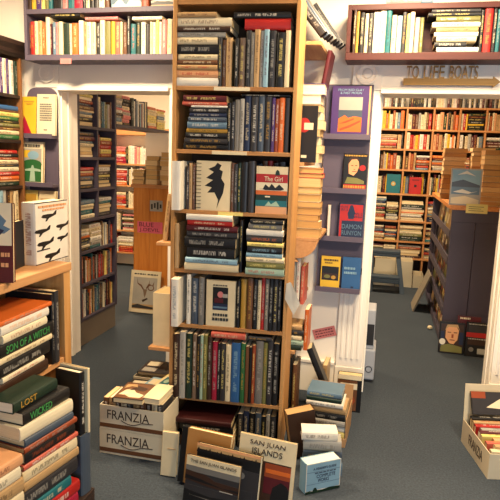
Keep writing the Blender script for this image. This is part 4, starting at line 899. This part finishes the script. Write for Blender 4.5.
# items under it, resting on shelf b
zz = SS['b']
o = book(T(-.475, SYA+.03, zz+.0006) @ FACE, .02, .3, .1, 'black', 'dark book with red emblem on cover facing out on the side shelf', GS, None, True, 0.)
art(o, [('red', EL(.3,.66,.34,.13)), ('ivory', R_(.3,.58,.8,.7)), ('ivory', R_(.2,.08,.5,.13))])
zz2 = zz
for i, (c, tt, w) in enumerate((('cream', .05, .14), ('tan', .045, .15), ('white', .045, .13), ('brown', .04, .14), ('ivory', .05, .15), ('charcoal', .04, .14), ('silver', .045, .14), ('cream', .05, .13), ('purple', .06, .145))):
    book(T(-.56, SYA+.21+.006*(i%3), zz2+.0006) @ RZ(2*(i%3)-2) @ FLATP @ T(0,0,.0), tt-.0006, w+.06, .14, c, f"{cname(c)} book lying {ORD[i]} from bottom of the pile on the upper side shelf", GS); zz2 += tt
book(T(-.385, SYA+.16, zz2+.0008) @ RY(9), .022, .19, .2, 'maroon', 'dark red book standing on top of the pile on the upper side shelf', None, 'gold')
# the big page stack on the corbel shelf
zz = SS['c']; GPg = 'paperbacks stacked pages outward on the corbel shelf'
for i, (tt, w, dx, c) in enumerate(((.05, .17, .0, 'tan'), (.04, .165, .002, 'cream'), (.034, .16, -.004, 'rust'), (.042, .16, .004, 'tan'), (.03, .165, .0, 'brown'), (.045, .16, -.002, 'cream'), (.036, .155, .003, 'gold'), (.05, .16, .0, 'tan'), (.026, .165, .004, 'red'), (.03, .16, .0, 'peach'))):
    pos = ('at the bottom', 'second from bottom', 'third from bottom', 'fourth from bottom', 'fifth from bottom', 'fifth from top', 'fourth from top', 'third from top', 'second from top', 'on top')[i]
    book(T(-.50+dx, SYA+.012+.11, zz+.0006) @ FLATP, tt-.0006, w, .11, c, f"{cname(c)} paperback {pos} of the page-edge stack on the corbel shelf", GPg, pcol=lin(RN.choice([(214,170,110),(226,190,136),(206,160,100)]))); zz += tt
# below the corbel
for i, (x, c, hh) in enumerate(((-.50, 'maroon', .25), (-.476, 'silver', .26), (-.452, 'white', .265), (-.425, 'salmon', .22))):
    book(T(x, SYA+.03, SS['d']+.0006), .022, hh, .15, c, f"{cname(c)} book standing {ORD[i]} under the corbel bracket", GS)
for i, (c, tt) in enumerate((('darkgreen', .03), ('mint', .028), ('cream', .026), ('charcoal', .03), ('tan', .028))):
    book(T(-.4+.01*(i%2), SYA+.012, SS['e']+.0006+.03*i) @ FLAT, tt, .2, .15, c, f"{cname(c)} book lying {ORD[i]} from bottom on the low side shelf", GS)
book(T(-.39, SYA+.02, .455) , .022, .24, .14, 'orange', 'orange book standing at outer end of the low side shelf', GS, 'ivory')
book(T(-.5, SYA+.02, .0006), .05, .4, .16, 'black', 'tall black book standing on the floor under the low side shelf', GS, 'charcoal', True, 0.)
book(T(-.445, SYA+.02, .0006), .025, .36, .16, 'brown', 'tall brown book on the floor beside the tall black one under side shelf', GS)
# notes
p = on_y(291, 277, 2.72); m = MB()
a, _z = cl(286, 290, v=-.012)
pts = [(a+.0, .0, .92), (a+.022, -.004, .93), (a+.075, -.03, .83), (a+.045, -.02, .765), (a-.004, -.002, .84)]
m.add(pts+[(x, y-.0012, z) for x, y, z in pts], [tuple(range(5)), tuple(range(9, 4, -1))] + [(k, 5+k, 5+(k+1)%5, (k+1)%5) for k in range(5)], lin('white'))
o = m.build('paper_note', PRINT); o.matrix_world = FC @ T(0, -.003, 0); tag(o, 'white paper slip hanging from the side of the central bookcase', 'note')
p = on_y(324.5, 332.5, WY); Mn = T(p.x, WY-.0035, p.z) @ RY(-18)
o = MB(); o.box((-.075, -.001, -.034), (.075, .001, .034), lin('pink')); n = o.build('paper_sign', PRINT, None, Mn); tag(n, 'pink paper note taped on the wall below the square purple rack', 'note')
m = MB()
for k in range(3):
    x = -.06
    while x < .05: w = RN.uniform(.008, .02); m.box((x, -.0016, .014-.018*k), (min(x+w, .06), -.0009, .021-.018*k), lin('maroon')); x += w+.006
m.build('lettering', PRINT, n)
p = on_y(360, 271, WY-.03); m = MB(); m.box((p.x-.008, WY-.05, p.z-.02), (p.x+.012, WY-.034, p.z+.02)); tag(m.build('door_latch', METAL, bevel=.002), 'small black metal latch plate on the fluted door casing', 'latch')
# left ledge shelves behind the case
t = empty('side_shelf', T(-1.2, 3.3, 0), 'narrow wooden ledges facing the narrower doorway behind the central bookcase', 'shelf')
wpart('upright', bx(((-1.09, 3.1, .3), (-1.075, 3.6, 1.5))), PINE, t)
wpart('ledge_board', bx(((-1.30, 3.14, 1.0), (-1.0905, 3.6, 1.02))), PINE_Y, t); wpart('ledge_board', bx(((-1.33, 3.1, .36), (-1.0905, 3.6, .38))), PINE_Y, t)
book(T(-1.285, 3.2, 1.0238) @ RY(6), .03, .28, .18, 'tan', 'tan book leaning on the narrow ledge beside the narrower doorway', None)
book(T(-1.245, 3.2, 1.0238) @ RY(5), .03, .26, .18, 'darkbrown', 'dark brown book leaning behind the tan one on the narrow ledge', None)
book(T(-1.315, 3.13, .3808), .115, .33, .2, 'cream', 'very thick cream book standing upright on the low ledge above white cartons', None, 'tan', True, 0.)
# ================================================================== BACK ROOM, SEEN THROUGH THE NARROWER DOORWAY
BC = list('black charcoal navy brown darkbrown cream white tan maroon red rust slate olive teal darkgreen silver ivory orange lemon steel'.split())
WARM = 'cream ivory white red maroon orange tan black rust peach silver brown yellow darkgreen steel'.split()
def fill_row(F, x0, x1, z, hmax, y, wmax, pal, maxt=.045, pf=.3):
    """a shelf bay packed with standing books or flat piles"""
    x = x0
    while x < x1-.03:
        if RN.random() < pf and x1-x > .16:
            zz = z; wd = min(x1-x, RN.uniform(.17, .24))
            while zz < z+hmax-.05:
                t = RN.uniform(.016, .038); h = wd*RN.uniform(.86, 1)
                stuff_book(F @ T(x+h+RN.uniform(0, wd-h), y+RN.uniform(0, .012), zz+.0005) @ FLAT, t-.0006, h-.001, min(wmax, .16), RN.choice(pal)); zz += t
            x += wd+.003
        else:
            n = RN.randint(3, 7)
            for _ in range(n):
                t = RN.uniform(.014, maxt)
                if x+t > x1-.002: break
                h = RN.uniform(.74, .97)*hmax
                stuff_book(F @ T(x, y+RN.uniform(0, .012), z+.0005), t-.0008, h, min(wmax, h*.7), RN.choice(pal)); x += t
def fill_flat(F, x0, x1, z, hmax, y, wmax, pal, pages=.3):
    n = max(1, round((x1-x0)/.2)); wd = (x1-x0)/n
    for q in range(n):
        x = x0+q*wd; zz = z; top = z+hmax*RN.uniform(.8, 1.0); w_ = wd-.003
        while True:
            t = RN.uniform(.016, .036); h = w_*RN.uniform(.86, .99)
            if zz+t > top: break
            if RN.random() < pages: stuff_book(F @ T(x, y+wmax, zz+.0005) @ FLATP, t-.0006, h, wmax-.012, RN.choice(pal))
            else: stuff_book(F @ T(x+h, y+RN.uniform(0, .012), zz+.0005) @ FLAT, t-.0006, h-.001, wmax-.015, RN.choice(pal))
            zz += t
# purple bookcase just inside
PX = -2.24; Y0, Y1 = 3.89, 4.53
t = empty('bookcase', T(PX-.12, 4.2, 0), 'dark purple bookcase packed with books just inside the narrower doorway', 'bookcase')
zs = [.21, .385, .76, 1.01, 1.245, 1.49, 1.725]
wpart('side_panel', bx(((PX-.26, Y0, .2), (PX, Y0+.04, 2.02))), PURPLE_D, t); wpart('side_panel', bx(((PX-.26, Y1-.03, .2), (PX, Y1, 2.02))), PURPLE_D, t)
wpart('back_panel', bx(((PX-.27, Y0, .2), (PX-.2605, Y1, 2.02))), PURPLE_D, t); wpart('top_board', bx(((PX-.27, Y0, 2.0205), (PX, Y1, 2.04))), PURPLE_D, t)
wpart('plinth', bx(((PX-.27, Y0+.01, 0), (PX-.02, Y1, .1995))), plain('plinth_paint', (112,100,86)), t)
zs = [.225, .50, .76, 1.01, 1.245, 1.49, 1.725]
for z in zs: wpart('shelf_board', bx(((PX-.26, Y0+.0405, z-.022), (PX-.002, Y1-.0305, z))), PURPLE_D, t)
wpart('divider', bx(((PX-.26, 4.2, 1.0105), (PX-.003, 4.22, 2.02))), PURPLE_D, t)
FPB = T(PX-.02, 0, 0) @ FL
for i, z in enumerate(zs):
    hm = (zs[i+1] if i < 6 else 2.01) - z - .035
    if z > 1.0:
        for a, b in ((Y0+.045, 4.197), (4.223, Y1-.035)): (fill_row if RN.random() < .45 else fill_flat)(FPB, a, b, z, hm, 0, .17, BC)
    else: fill_row(FPB, Y0+.045, Y1-.035, z, hm, 0, .17, BC + ['cream', 'white'], .03)
# bridging shelf
t = empty('wall_shelf', T(PX-.1, 5.1, 1.76), 'dark shelf of books bridging the gap beyond the purple bookcase', 'shelf')
wpart('shelf_board', bx(((PX-.26, Y1+.005, 1.745), (PX, 5.75, 1.77))), PURPLE_D, t); wpart('end_panel', bx(((PX-.26, 5.73, 0), (PX, 5.75, 1.744))), TRIM, t)
fill_flat(FPB, Y1+.02, 4.86, 1.7705, .28, 0, .18, ['white', 'cream', 'silver', 'pink', 'steel', 'black'], 0); 
x = 4.87
for c in ('black', 'darkgreen', 'white', 'navy', 'steel', 'white', 'black', 'lightblue', 'rust', 'white', 'navy', 'cream', 'charcoal'):
    stuff_book(FPB @ T(x, 0, 1.7706), .026, RN.uniform(.2, .25), .15, c); x += .0275
fill_flat(FPB, 5.25, 5.7, 1.7705, .26, 0, .18, ['lemon', 'mint', 'salmon', 'cream', 'white', 'steel'], 0)
# pine cabinet with paperbacks on top
CY = 5.15
t = empty('pine_cabinet', T(-2.21, CY+.2, 0), 'orange pine cabinet side with a pink sign on it, seen through narrower doorway', 'cabinet')
wpart('side_panel', bx(((-2.37, CY, 0), (-2.206, CY+.45, 1.2))), ORANGE, t); wpart('side_panel', bx(((-2.204, CY, 0), (-2.0, CY+.45, 1.2))), ORANGE, t); wpart('top_board', bx(((-2.39, CY-.02, 1.2005), (-1.9, CY+.47, 1.235))), ORANGE_X, t)
p = on_y(137.5, 221, CY); q = on_y(162.5, 234, CY)
m = MB(); m.box((p.x, CY-.0025, q.z), (q.x, CY-.0005, p.z), lin('rose')); s_ = m.build('paper_sign', PRINT); tag(s_, 'pink paper sign hand lettered in dark red on the orange pine cabinet', 'sign')
text('BLUE', .15, .042, T(p.x+.02, CY-.0028, p.z-.05) @ RX(90), 'maroon', s_, 'lettering', .0005); text('J.DEVIL', .21, .042, T(p.x+.022, CY-.0028, p.z-.105) @ RX(90), 'maroon', s_, 'lettering', .0005)
p = on_y(150, 200, CY); m = MB(); m.box((p.x, CY-.0025, .98), (p.x+.13, CY-.0005, 1.085), lin('silver')); s_ = m.build('paper_note', PRINT); tag(s_, 'small black and white card pinned on the orange pine cabinet above pink sign', 'note')
m = MB()
for k in range(4): m.box((p.x+.012+.03*k, CY-.0032, 1.0+.012*(k%2)), (p.x+.03+.03*k, CY-.0024, 1.05+.01*(k%3)), lin('charcoal'))
m.build('printed_figures', PRINT, s_)
GQ = 'paperbacks piled on the orange pine cabinet'
def pagepile(X, Y, z, w, d, specs, where, rot=0):
    for i, (tt, c) in enumerate(specs):
        n = len(specs); pos = 'on top' if i == n-1 else ('at the bottom' if i == 0 else f'{ORD[i]} from bottom')
        book(T(X+RN.uniform(-.006, .006), Y+d, z+.0006) @ RZ(rot+RN.uniform(-3, 3)) @ FLATP, tt-.0006, w*RN.uniform(.94, 1.03), d, c, f"{cname(c)} paperback {pos} of the {where}", GQ, pcol=lin(RN.choice([(214,180,128),(226,200,156),(206,170,116)]))); z += tt
    return z
pagepile(-2.385, CY+.0, 1.2355, .12, .2, ((.04,'tan'),(.035,'brown'),(.035,'rust'),(.03,'cream')), 'low leftmost pile on the pine cabinet')
pagepile(-2.25, CY+.01, 1.2355, .12, .2, ((.05,'tan'),(.04,'olive'),(.05,'cream'),(.04,'brown'),(.05,'tan'),(.04,'darkgreen')), 'middle pile on the pine cabinet')
pagepile(-2.09, CY+.0, 1.2355, .16, .2, ((.04,'white'),(.05,'tan'),(.05,'peach'),(.04,'brown'),(.05,'cream'),(.03,'white'),(.05,'tan')), 'tall pile on the pine cabinet')
# leaning print of a stag skull
o = faceout(T(0,0,0), on_y(129, 307, 5.0).x, on_y(158.5, 312, 5.0).x, .002, .41, 5.0, .014, 'ivory', 'pale poster of an antlered skull leaning at the foot of the orange pine cabinet', None, 10, None, 'print')
o['category'] = 'picture'
art(o, [('silver', R_(.1,.08,.9,.84)), ('tan', R_(.1,.08,.9,.2)), ('charcoal', [(.1,.16),(.3,.2),(.5,.17),(.9,.14),(.9,.1),(.1,.1)]), ('brown', [(.47,.56),(.38,.66),(.26,.7),(.22,.82),(.24,.68),(.36,.62),(.45,.53)]), ('brown', [(.55,.56),(.64,.66),(.78,.64),(.8,.76),(.74,.66),(.64,.7),(.66,.82),(.62,.7),(.54,.6)]), ('brown', EL(.7,.6,.11,.07)), ('silver', EL(.7,.605,.08,.05)), ('taupe', [(.44,.56),(.58,.56),(.54,.42),(.51,.36),(.48,.42)]), ('darkbrown', [(.42,.3),(.6,.36),(.62,.33),(.46,.25)])])
lines(o, [(.12,.5,.9,.03), (.56,.9,.9,.03)], 'charcoal')
# far wooden bookcase of the left aisle
t = empty('bookcase', T(-3.1, 7.0, 0), 'far orange wooden bookcase with red and white books, seen past the purple bookcase', 'bookcase')
wpart('side_panel', bx(((-3.6, 6.98, 0), (-3.575, 7.22, 1.75))), ORANGE, t); wpart('side_panel', bx(((-2.55, 6.98, 0), (-2.525, 7.22, 1.75))), ORANGE, t); wpart('top_board', bx(((-3.6, 6.97, 1.7505), (-2.525, 7.22, 1.84))), ORANGE_X, t); wpart('back_panel', bx(((-3.574, 7.2, 0), (-2.551, 7.215, 1.75))), TRIM, t)
for z in (.2, .5, .8, 1.1, 1.38): wpart('shelf_board', bx(((-3.574, 6.985, z-.02), (-2.551, 7.199, z))), ORANGE_X, t); fill_row(T(0, 7.0, 0), -3.57, -2.56, z, .25, 0, .17, ['white', 'red', 'cream', 'crimson', 'ivory', 'black', 'pink', 'orange', 'white'], .035)

# ================================================================== BACK ROOM, SEEN THROUGH THE WIDER DOORWAY
GY = 7.5; KG = GY/6.9
t = empty('grid_bookcase', T(.4, GY+.15, 0), 'wide wooden grid bookcase filling the far wall beyond the wider doorway', 'bookcase')
zg = [1.55+(z-1.55)*KG for z in (.40, .60, .84, 1.155, 1.435, 1.67, 1.895, 2.14)]
ups = [x*KG for x in (-.72, -.36, -.12, .195, .49, .77, 1.05, 1.34, 1.6)]
for x in ups: wpart('upright', bx(((x-.011, GY, 0), (x+.011, GY+.24, zg[-1]))), GRIDW, t)
for z in zg:
    for a, b in zip(ups[:-1], ups[1:]): pass
    wpart('shelf_board', bx(((ups[0], GY-.004, z-.011), (ups[-1], GY+.2395, z+.011))), ORANGE_X, t)
wpart('back_panel', bx(((ups[0]-.011, GY+.2405, 0), (ups[-1]+.011, GY+.25, 2.2))), BACKW, t)
FG = T(0, GY+.008, 0)
TOPROW = ['white', 'black', 'charcoal', 'cream', 'silver', 'maroon', 'white', 'black']
for zi, z in enumerate(zg):
    hm = (zg[zi+1] if zi < 7 else z+.27) - z - .034
    for a, b in zip(ups[1:-1], ups[2:]):
        f = fill_flat if zi < 3 else fill_row
        args = (FG, a+.014, b-.014, z+.0115, hm, 0, .17, TOPROW if zi == 7 else WARM if zi > 2 else BC+['tan', 'cream', 'brown'])
        if zi == 3 and b < .65 and a > -.2:                     # two books face out on this shelf
            fill_row(T(0, GY+.06, 0), a+.014, b-.014, z+.0115, hm, 0, .14, WARM); continue
        if zi == 7: fill_row(*args, .03, .06)
        else: f(*args)
def fo(x0, x1, y0, zb, c, lab, Y):
    zb = zg[3]+.0125; a = on_y(x0, y0, Y).x; b = on_y(x1, y0, Y).x; zt = on_y(x0, y0, Y).z
    return faceout(T(0,0,0), a, b, zb, zt, Y, .02, c, lab, None, 3)
o = fo(387, 401, 174, 1.167, 'teal', 'teal book with gold emblem facing out on the far grid bookcase', GY+.04); art(o, [('gold', EL(.5,.5,.16,.12)), ('mint', EL(.5,.5,.08,.06))])
o = fo(410, 422, 177, 1.167, 'red', 'bright red book facing out on the far grid bookcase', GY+.04); art(o, [('black', R_(.4,.4,.6,.55)), ('maroon', R_(.2,.8,.8,.86))])
# cartons, step stool
for i, (x, y, z, w, h) in enumerate(((-.06, 7.17, 0, .26, .17), (.21, 7.17, 0, .2, .17), (-.05, 7.175, .172, .25, .16), (.205, 7.175, .172, .2, .15), (.42, 7.17, 0, .12, .16))):
    carton(T(x, y, z), w, .3, h, CARD, ('white carton behind the blue-grey step stool, lower', 'white carton on the floor beside the purple magazine case, lower', 'white carton seen through the step stool, stacked upper', 'white carton stacked on the lower one beyond the step stool', 'narrow white carton farthest from the step stool')[i], None)
for i, (x, y, c) in enumerate(((-.06, 7.22, 'cream'),)):
    zz = .334
    for k in range(3): stuff_book(T(x+.2, y, zz+.0008) @ RZ(RN.uniform(-8, 8)) @ FLAT, .022, .19, .14, RN.choice(['cream', 'white', 'charcoal', 'silver', 'olive'])); zz += .026
t = empty('step_stool', T(.1, 6.87, 0), 'blue-grey plastic two-step stool on the carpet of the back room', 'stool')
x0, x1 = on_y(369.5, 250, 6.85).x, on_y(401, 250, 6.85).x; xa, xb = on_y(367.5, 293, 6.75).x, on_y(404.5, 293, 6.75).x; zt = on_y(386, 251, 6.85).z
wpart('top_step', bx(((x0, 6.85, zt-.035), (x1, 7.05, zt)), ((x0, 6.85, zt-.07), (x1, 6.87, zt-.036))), STOOLM, t, .006)
zl = on_y(386, 276, 6.77).z
wpart('lower_step', bx(((x0-.005, 6.73, zl-.03), (x1+.005, 6.89, zl)), ((x0-.005, 6.73, zl-.08), (x1+.005, 6.75, zl-.031))), STOOLM, t, .006)
for s, (xt, xbm) in ((1, (x0, xa)), (-1, (x1, xb))):
    wdt = .055*s; m = MB(); P = [(xt, 6.87, zt-.036), (xt+wdt, 6.87, zt-.036), (xbm+wdt, 6.75, 0), (xbm, 6.75, 0)]
    Q = [(x, y2, z) for (x, _, z), y2 in zip(P, (6.95, 6.95, 6.85, 6.85))]
    f = [(0,1,2,3),(7,6,5,4),(0,4,5,1),(1,5,6,2),(2,6,7,3),(3,7,4,0)]; m.add(P+Q, f if s < 0 else [k[::-1] for k in f]); wpart('front_leg', m, STOOLM, t, .003)
    m = MB(); P = [(xt, 7.01, zt-.036), (xt+wdt, 7.01, zt-.036), (xbm+wdt, 7.05, 0), (xbm, 7.05, 0)]; Q = [(x, y+.05, z) for x, y, z in P]
    m.add(P+Q, f if s < 0 else [k[::-1] for k in f]); wpart('rear_leg', m, STOOLM, t, .003)
# purple magazine case
MX, MY0, MY1, MZ = .555, 4.93, 7.0-.15, 1.165
t = empty('magazine_case', T(MX+.3, 5.6, 0), 'purple island bookcase with wooden top and racks of magazines, beyond wider doorway', 'bookcase')
wpart('end_panel', bx(((MX, MY0, 0), (.742, MY0+.03, MZ))), PURPLE_D, t); wpart('end_panel', bx(((.746, MY0, 0), (1.3, MY0+.03, MZ))), PURPLE_D, t); wpart('end_panel', bx(((MX, MY1-.03, 0), (1.3, MY1, MZ))), PURPLE_D, t)  # case coloured darker than its purple to stand in for the weaker light
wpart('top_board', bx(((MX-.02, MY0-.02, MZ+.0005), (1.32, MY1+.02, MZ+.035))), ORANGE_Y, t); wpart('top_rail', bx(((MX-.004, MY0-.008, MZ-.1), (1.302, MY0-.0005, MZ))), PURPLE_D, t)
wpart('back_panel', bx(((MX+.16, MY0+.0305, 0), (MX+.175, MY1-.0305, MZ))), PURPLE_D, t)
lev = (.03, .28, .5, .72, .94)
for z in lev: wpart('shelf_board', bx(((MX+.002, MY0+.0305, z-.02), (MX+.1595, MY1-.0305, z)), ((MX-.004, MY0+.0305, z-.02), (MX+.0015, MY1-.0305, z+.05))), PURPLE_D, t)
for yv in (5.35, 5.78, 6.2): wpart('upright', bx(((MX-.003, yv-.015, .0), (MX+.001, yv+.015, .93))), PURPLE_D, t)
FM = T(MX+.07, 0, 0) @ RZ(-90)                         # local x runs towards the viewer
gm = 'magazines in the racks of the purple island bookcase'
for zi, z in enumerate(lev):
    y = MY0+.05; k = 0
    while y < MY1-.28:
        w = RN.uniform(.17, .22); c = RN.choice(['olive', 'taupe', 'tan', 'charcoal', 'rust', 'silver', 'brown', 'gold'])
        h = min(.2, (lev[zi+1] if zi < 4 else MZ)-z-.03)*RN.uniform(.9, .99)
        M = FM @ T(-(y+w), -.02, z+.0008) @ RX(-7) @ FACE
        if 5.4 < y < 6.2:
            rowname = ('bottom', 'second', 'third', 'fourth', 'top')[zi]
            o = book(M, .006, h, w, c, f"{cname(c)} magazine {ORD[k]} from the near end in the {rowname} rack of island bookcase", gm, None, False, 0., 'magazine')
            art(o, [(RN.choice(['cream', 'darkbrown', 'lemon', 'black']), R_(.1,.2,.9,.7)), (RN.choice(['rust', 'ivory', 'olive', 'charcoal']), EL(RN.uniform(.35,.65), .45, .22, .16))])
        else: stuff_book(M, .006, h, w, c)
        y += w+.012; k += 1
m = MB(); p = on_y(466, 206, MY0-.012); q = on_y(487, 214, MY0-.012); m.box((p.x, MY0-.0230, q.z), (q.x, MY0-.0212, p.z+.02), lin('lemon')); o = m.build('paper_note', PRINT); tag(o, 'yellow note stuck under the wooden top of the purple island bookcase', 'note')
m = MB(); zz = p.z-.005
for k in range(3): m.box((p.x+.02, MY0-.0236, zz-.016*k), (q.x-.03-.02*(k%2), MY0-.0228, zz-.016*k+.005), lin('olive'))
m.build('lettering', PRINT, o)
ZT = MZ+.0358
o = faceout(T(.525, 4.98, 0) @ RZ(-4), 0, .24, ZT, on_y(449, 168, 4.98).z, 0, .02, 'silver', 'framed-looking seascape book standing on end of the purple island bookcase', None, 4)
art(o, [('lightblue', R_(.05,.55,.95,.96)), ('slate', [(.05,.62),(.4,.7),(.95,.56),(.95,.5),(.05,.5)]), ('steel', R_(.05,.3,.95,.5)), ('white', [(.1,.36),(.4,.44),(.7,.36),(.9,.4),(.6,.32),(.3,.34)]), ('cream', [(.05,.04),(.05,.2),(.5,.26),(.95,.16),(.95,.04)]), ('white', [(.2,.82),(.5,.94),(.8,.8),(.5,.86)])])
GZ = 'paperback stacks on the island bookcase'
def tower(X, Y, n, w, d, where, z=None):
    z = ZT if z is None else z
    for i in range(n):
        tt = RN.uniform(.034, .05); c = RN.choice(['tan', 'brown', 'cream', 'rust', 'peach']); pos = 'on top' if i == n-1 else ('at the bottom' if i == 0 else f'{ORD[i]} from bottom')
        book(T(X+RN.uniform(-.006, .006), Y+d+RN.uniform(-.005, .005), z+.0006) @ RZ(RN.uniform(-2, 2)) @ FLATP, tt-.0006, w*RN.uniform(.96, 1.03), d, c, f"{cname(c)} paperback {pos} of the {where}", GZ, pcol=lin(RN.choice([(196,152,100),(214,176,124),(186,140,92),(222,190,144)]))); z += tt
tower(.775, 5.02, 11, .26, .18, 'tall stack beside the seascape book')
tower(.53, 5.75, 11, .2, .18, 'tall stack behind the seascape book')
tower(.76, 5.6, 12, .2, .18, 'far stack behind the tall stack, island bookcase')
# books face out at its foot
def mag(x0, x1, y0, Y, c, lab, t=.02):
    a, b = on_y(x0, 352, Y).x, on_y(x1, 354, Y).x; zt = on_y((x0+x1)/2, y0, Y+.03).z
    return faceout(T(0,0,0), a, b, .002, zt, Y, t, c, lab, None, 6)
o = mag(437.5, 463, 321.5, 4.76, 'black', 'black-framed book with a stern face on its cover at foot of purple island bookcase')
art(o, [('darkbrown', R_(.06,.02,.94,.94)), ('navy', R_(.06,.2,.2,.7)), ('navy', R_(.78,.3,.94,.7)), ('peach', [(.25,.5),(.25,.75),(.35,.88),(.65,.88),(.76,.75),(.72,.45),(.58,.3),(.42,.32)]), ('tan', [(.22,.74),(.3,.92),(.7,.94),(.8,.74),(.7,.85),(.35,.85)]), ('brown', R_(.32,.66,.46,.69)), ('brown', R_(.56,.66,.7,.69)), ('rust', R_(.48,.5,.56,.62)), ('maroon', R_(.42,.42,.62,.445)), ('olive', [(.08,.04),(.1,.24),(.4,.3),(.7,.26),(.92,.22),(.92,.04)]), ('white', EL(.14,.36,.12,.1))])
o = mag(464, 489, 322, 4.74, 'black', 'black book with a red title band at foot of the purple island bookcase')
art(o, [('charcoal', R_(.1,.7,.9,.9)), ('red', R_(.02,.56,.98,.7)), ('darkbrown', R_(.1,.34,.9,.52)), ('silver', R_(.5,.08,.8,.24)), ('grey', EL(.25,.2,.1,.07))]); lines(o, [(.1,.9,.93,.03), (.1,.95,.5,.03)], 'silver')
o = mag(455, 478, 316, 4.8, 'maroon', 'dark red book peeping out behind the two face-out books on floor', .014); lines(o, [(.1,.55,.92,.05)], 'ivory')
# leaning board and a crumb on the carpet
p = on_z(405, 308, 0); q = on_z(412, 312, 0)
t = MB(); t.box((0, 0, 0), (.018, .36, .42)); o = t.build('leaning_board', plain('weathered_board', (120,110,94), .7), None, T(.37, 6.0, .004) @ RZ(0) @ RY(21), bevel=.002); tag(o, 'long pale board leaning against the magazine racks of the island bookcase', 'board')
m = MB(); m.lathe([(.0, 0), (.02, .004), (.026, .014), (.018, .03), (.0, .034)], lin('cream'), n=12); p = on_z(430, 322, .0); o = m.build('paper_ball', PRINT, None, T(p.x-.02, p.y-.25, .0005), smooth=True); tag(o, 'small crumpled paper ball on the carpet near the leaning board', 'paper')
# plastic boxes behind the fluted casing
t = empty('storage_box', T(-.05, 4.02, 0), 'pale grey plastic box with a dark ring just beyond the fluted casing', 'box')
wpart('box_body', bx(((-.28, 3.9, .02), (.02, 4.16, .24))), WHITEP, t, .01); wpart('base', bx(((-.27, 3.91, 0), (.01, 4.15, .0195))), METAL, t)
m = MB(); R2 = [(.012+.0, 0, 0)]; m.tube([(-.02+.022*cos(a), 3.8985, .1+.022*sin(a)) for a in [2*pi*k/16 for k in range(17)]], .003); wpart('ring_mark', m, METAL, t, 0)
t = empty('storage_box', T(-.06, 4.02, .245), 'white box with black front panel stacked on the pale grey plastic box', 'box')
wpart('box_body', bx(((-.26, 3.92, .2405), (.005, 4.14, .52))), WHITEP, t, .006); wpart('front_panel', bx(((-.1, 3.915, .27), (-.0, 3.9195, .42))), METAL, t, .001)
st = STUFF.build('packed_book_mass', [PRINT, PAGES]); st['kind'] = 'stuff'; st['label'] = 'small books packed on far shelves and squeezed in between the larger books'; st['category'] = 'books'

# ================================================================== LIGHT, CAMERA
def area(name, loc, size, power, col, rot=(0, 0, 0), sy=None):
    l = bpy.data.lights.new(name, 'AREA'); l.energy = power; l.color = col; l.size = size
    if sy: l.shape = 'RECTANGLE'; l.size_y = sy
    o = bpy.data.objects.new(name, l); COL.objects.link(o); o.location = loc; o.rotation_euler = [radians(a) for a in rot]; return o
WARMC = (1.0, .78, .51)
area('ceiling_lamp', (-1.85, 2.6, 2.68), .35, 66, WARMC)
area('ceiling_lamp', (.05, 2.8, 2.68), .35, 58, WARMC)
area('ceiling_lamp', (.8, 1.7, 2.68), .35, 62, WARMC)
area('ceiling_lamp', (.0, 6.3, 2.72), .4, 72, WARMC)
area('ceiling_lamp', (-2.9, 5.9, 2.72), .4, 75, WARMC)
area('daylight', (.75, YF-.15, 1.25), 1.7, 65, (.70, .84, 1.0), (90, 0, 0), 1.7)
sc = bpy.context.scene
w = bpy.data.worlds.new('world'); w.use_nodes = True; w.node_tree.nodes['Background'].inputs['Color'].default_value = (.75, .85, 1, 1); w.node_tree.nodes['Background'].inputs['Strength'].default_value = .3; sc.world = w
cam = bpy.data.cameras.new('camera'); cam.sensor_width = 36; cam.sensor_fit = 'HORIZONTAL'; cam.lens = 36*FPX/500; cam.clip_start = .02
co = bpy.data.objects.new('camera', cam); COL.objects.link(co)
co.matrix_world = Matrix(((rt.x, up.x, -fw.x, 0), (rt.y, up.y, -fw.y, 0), (rt.z, up.z, -fw.z, EYE), (0, 0, 0, 1)))
sc.camera = co
sc.view_settings.view_transform = 'Standard'; sc.view_settings.look = 'None'; sc.view_settings.gamma = 1; sc.view_settings.use_curve_mapping = False
sc.view_settings.exposure = 0.32
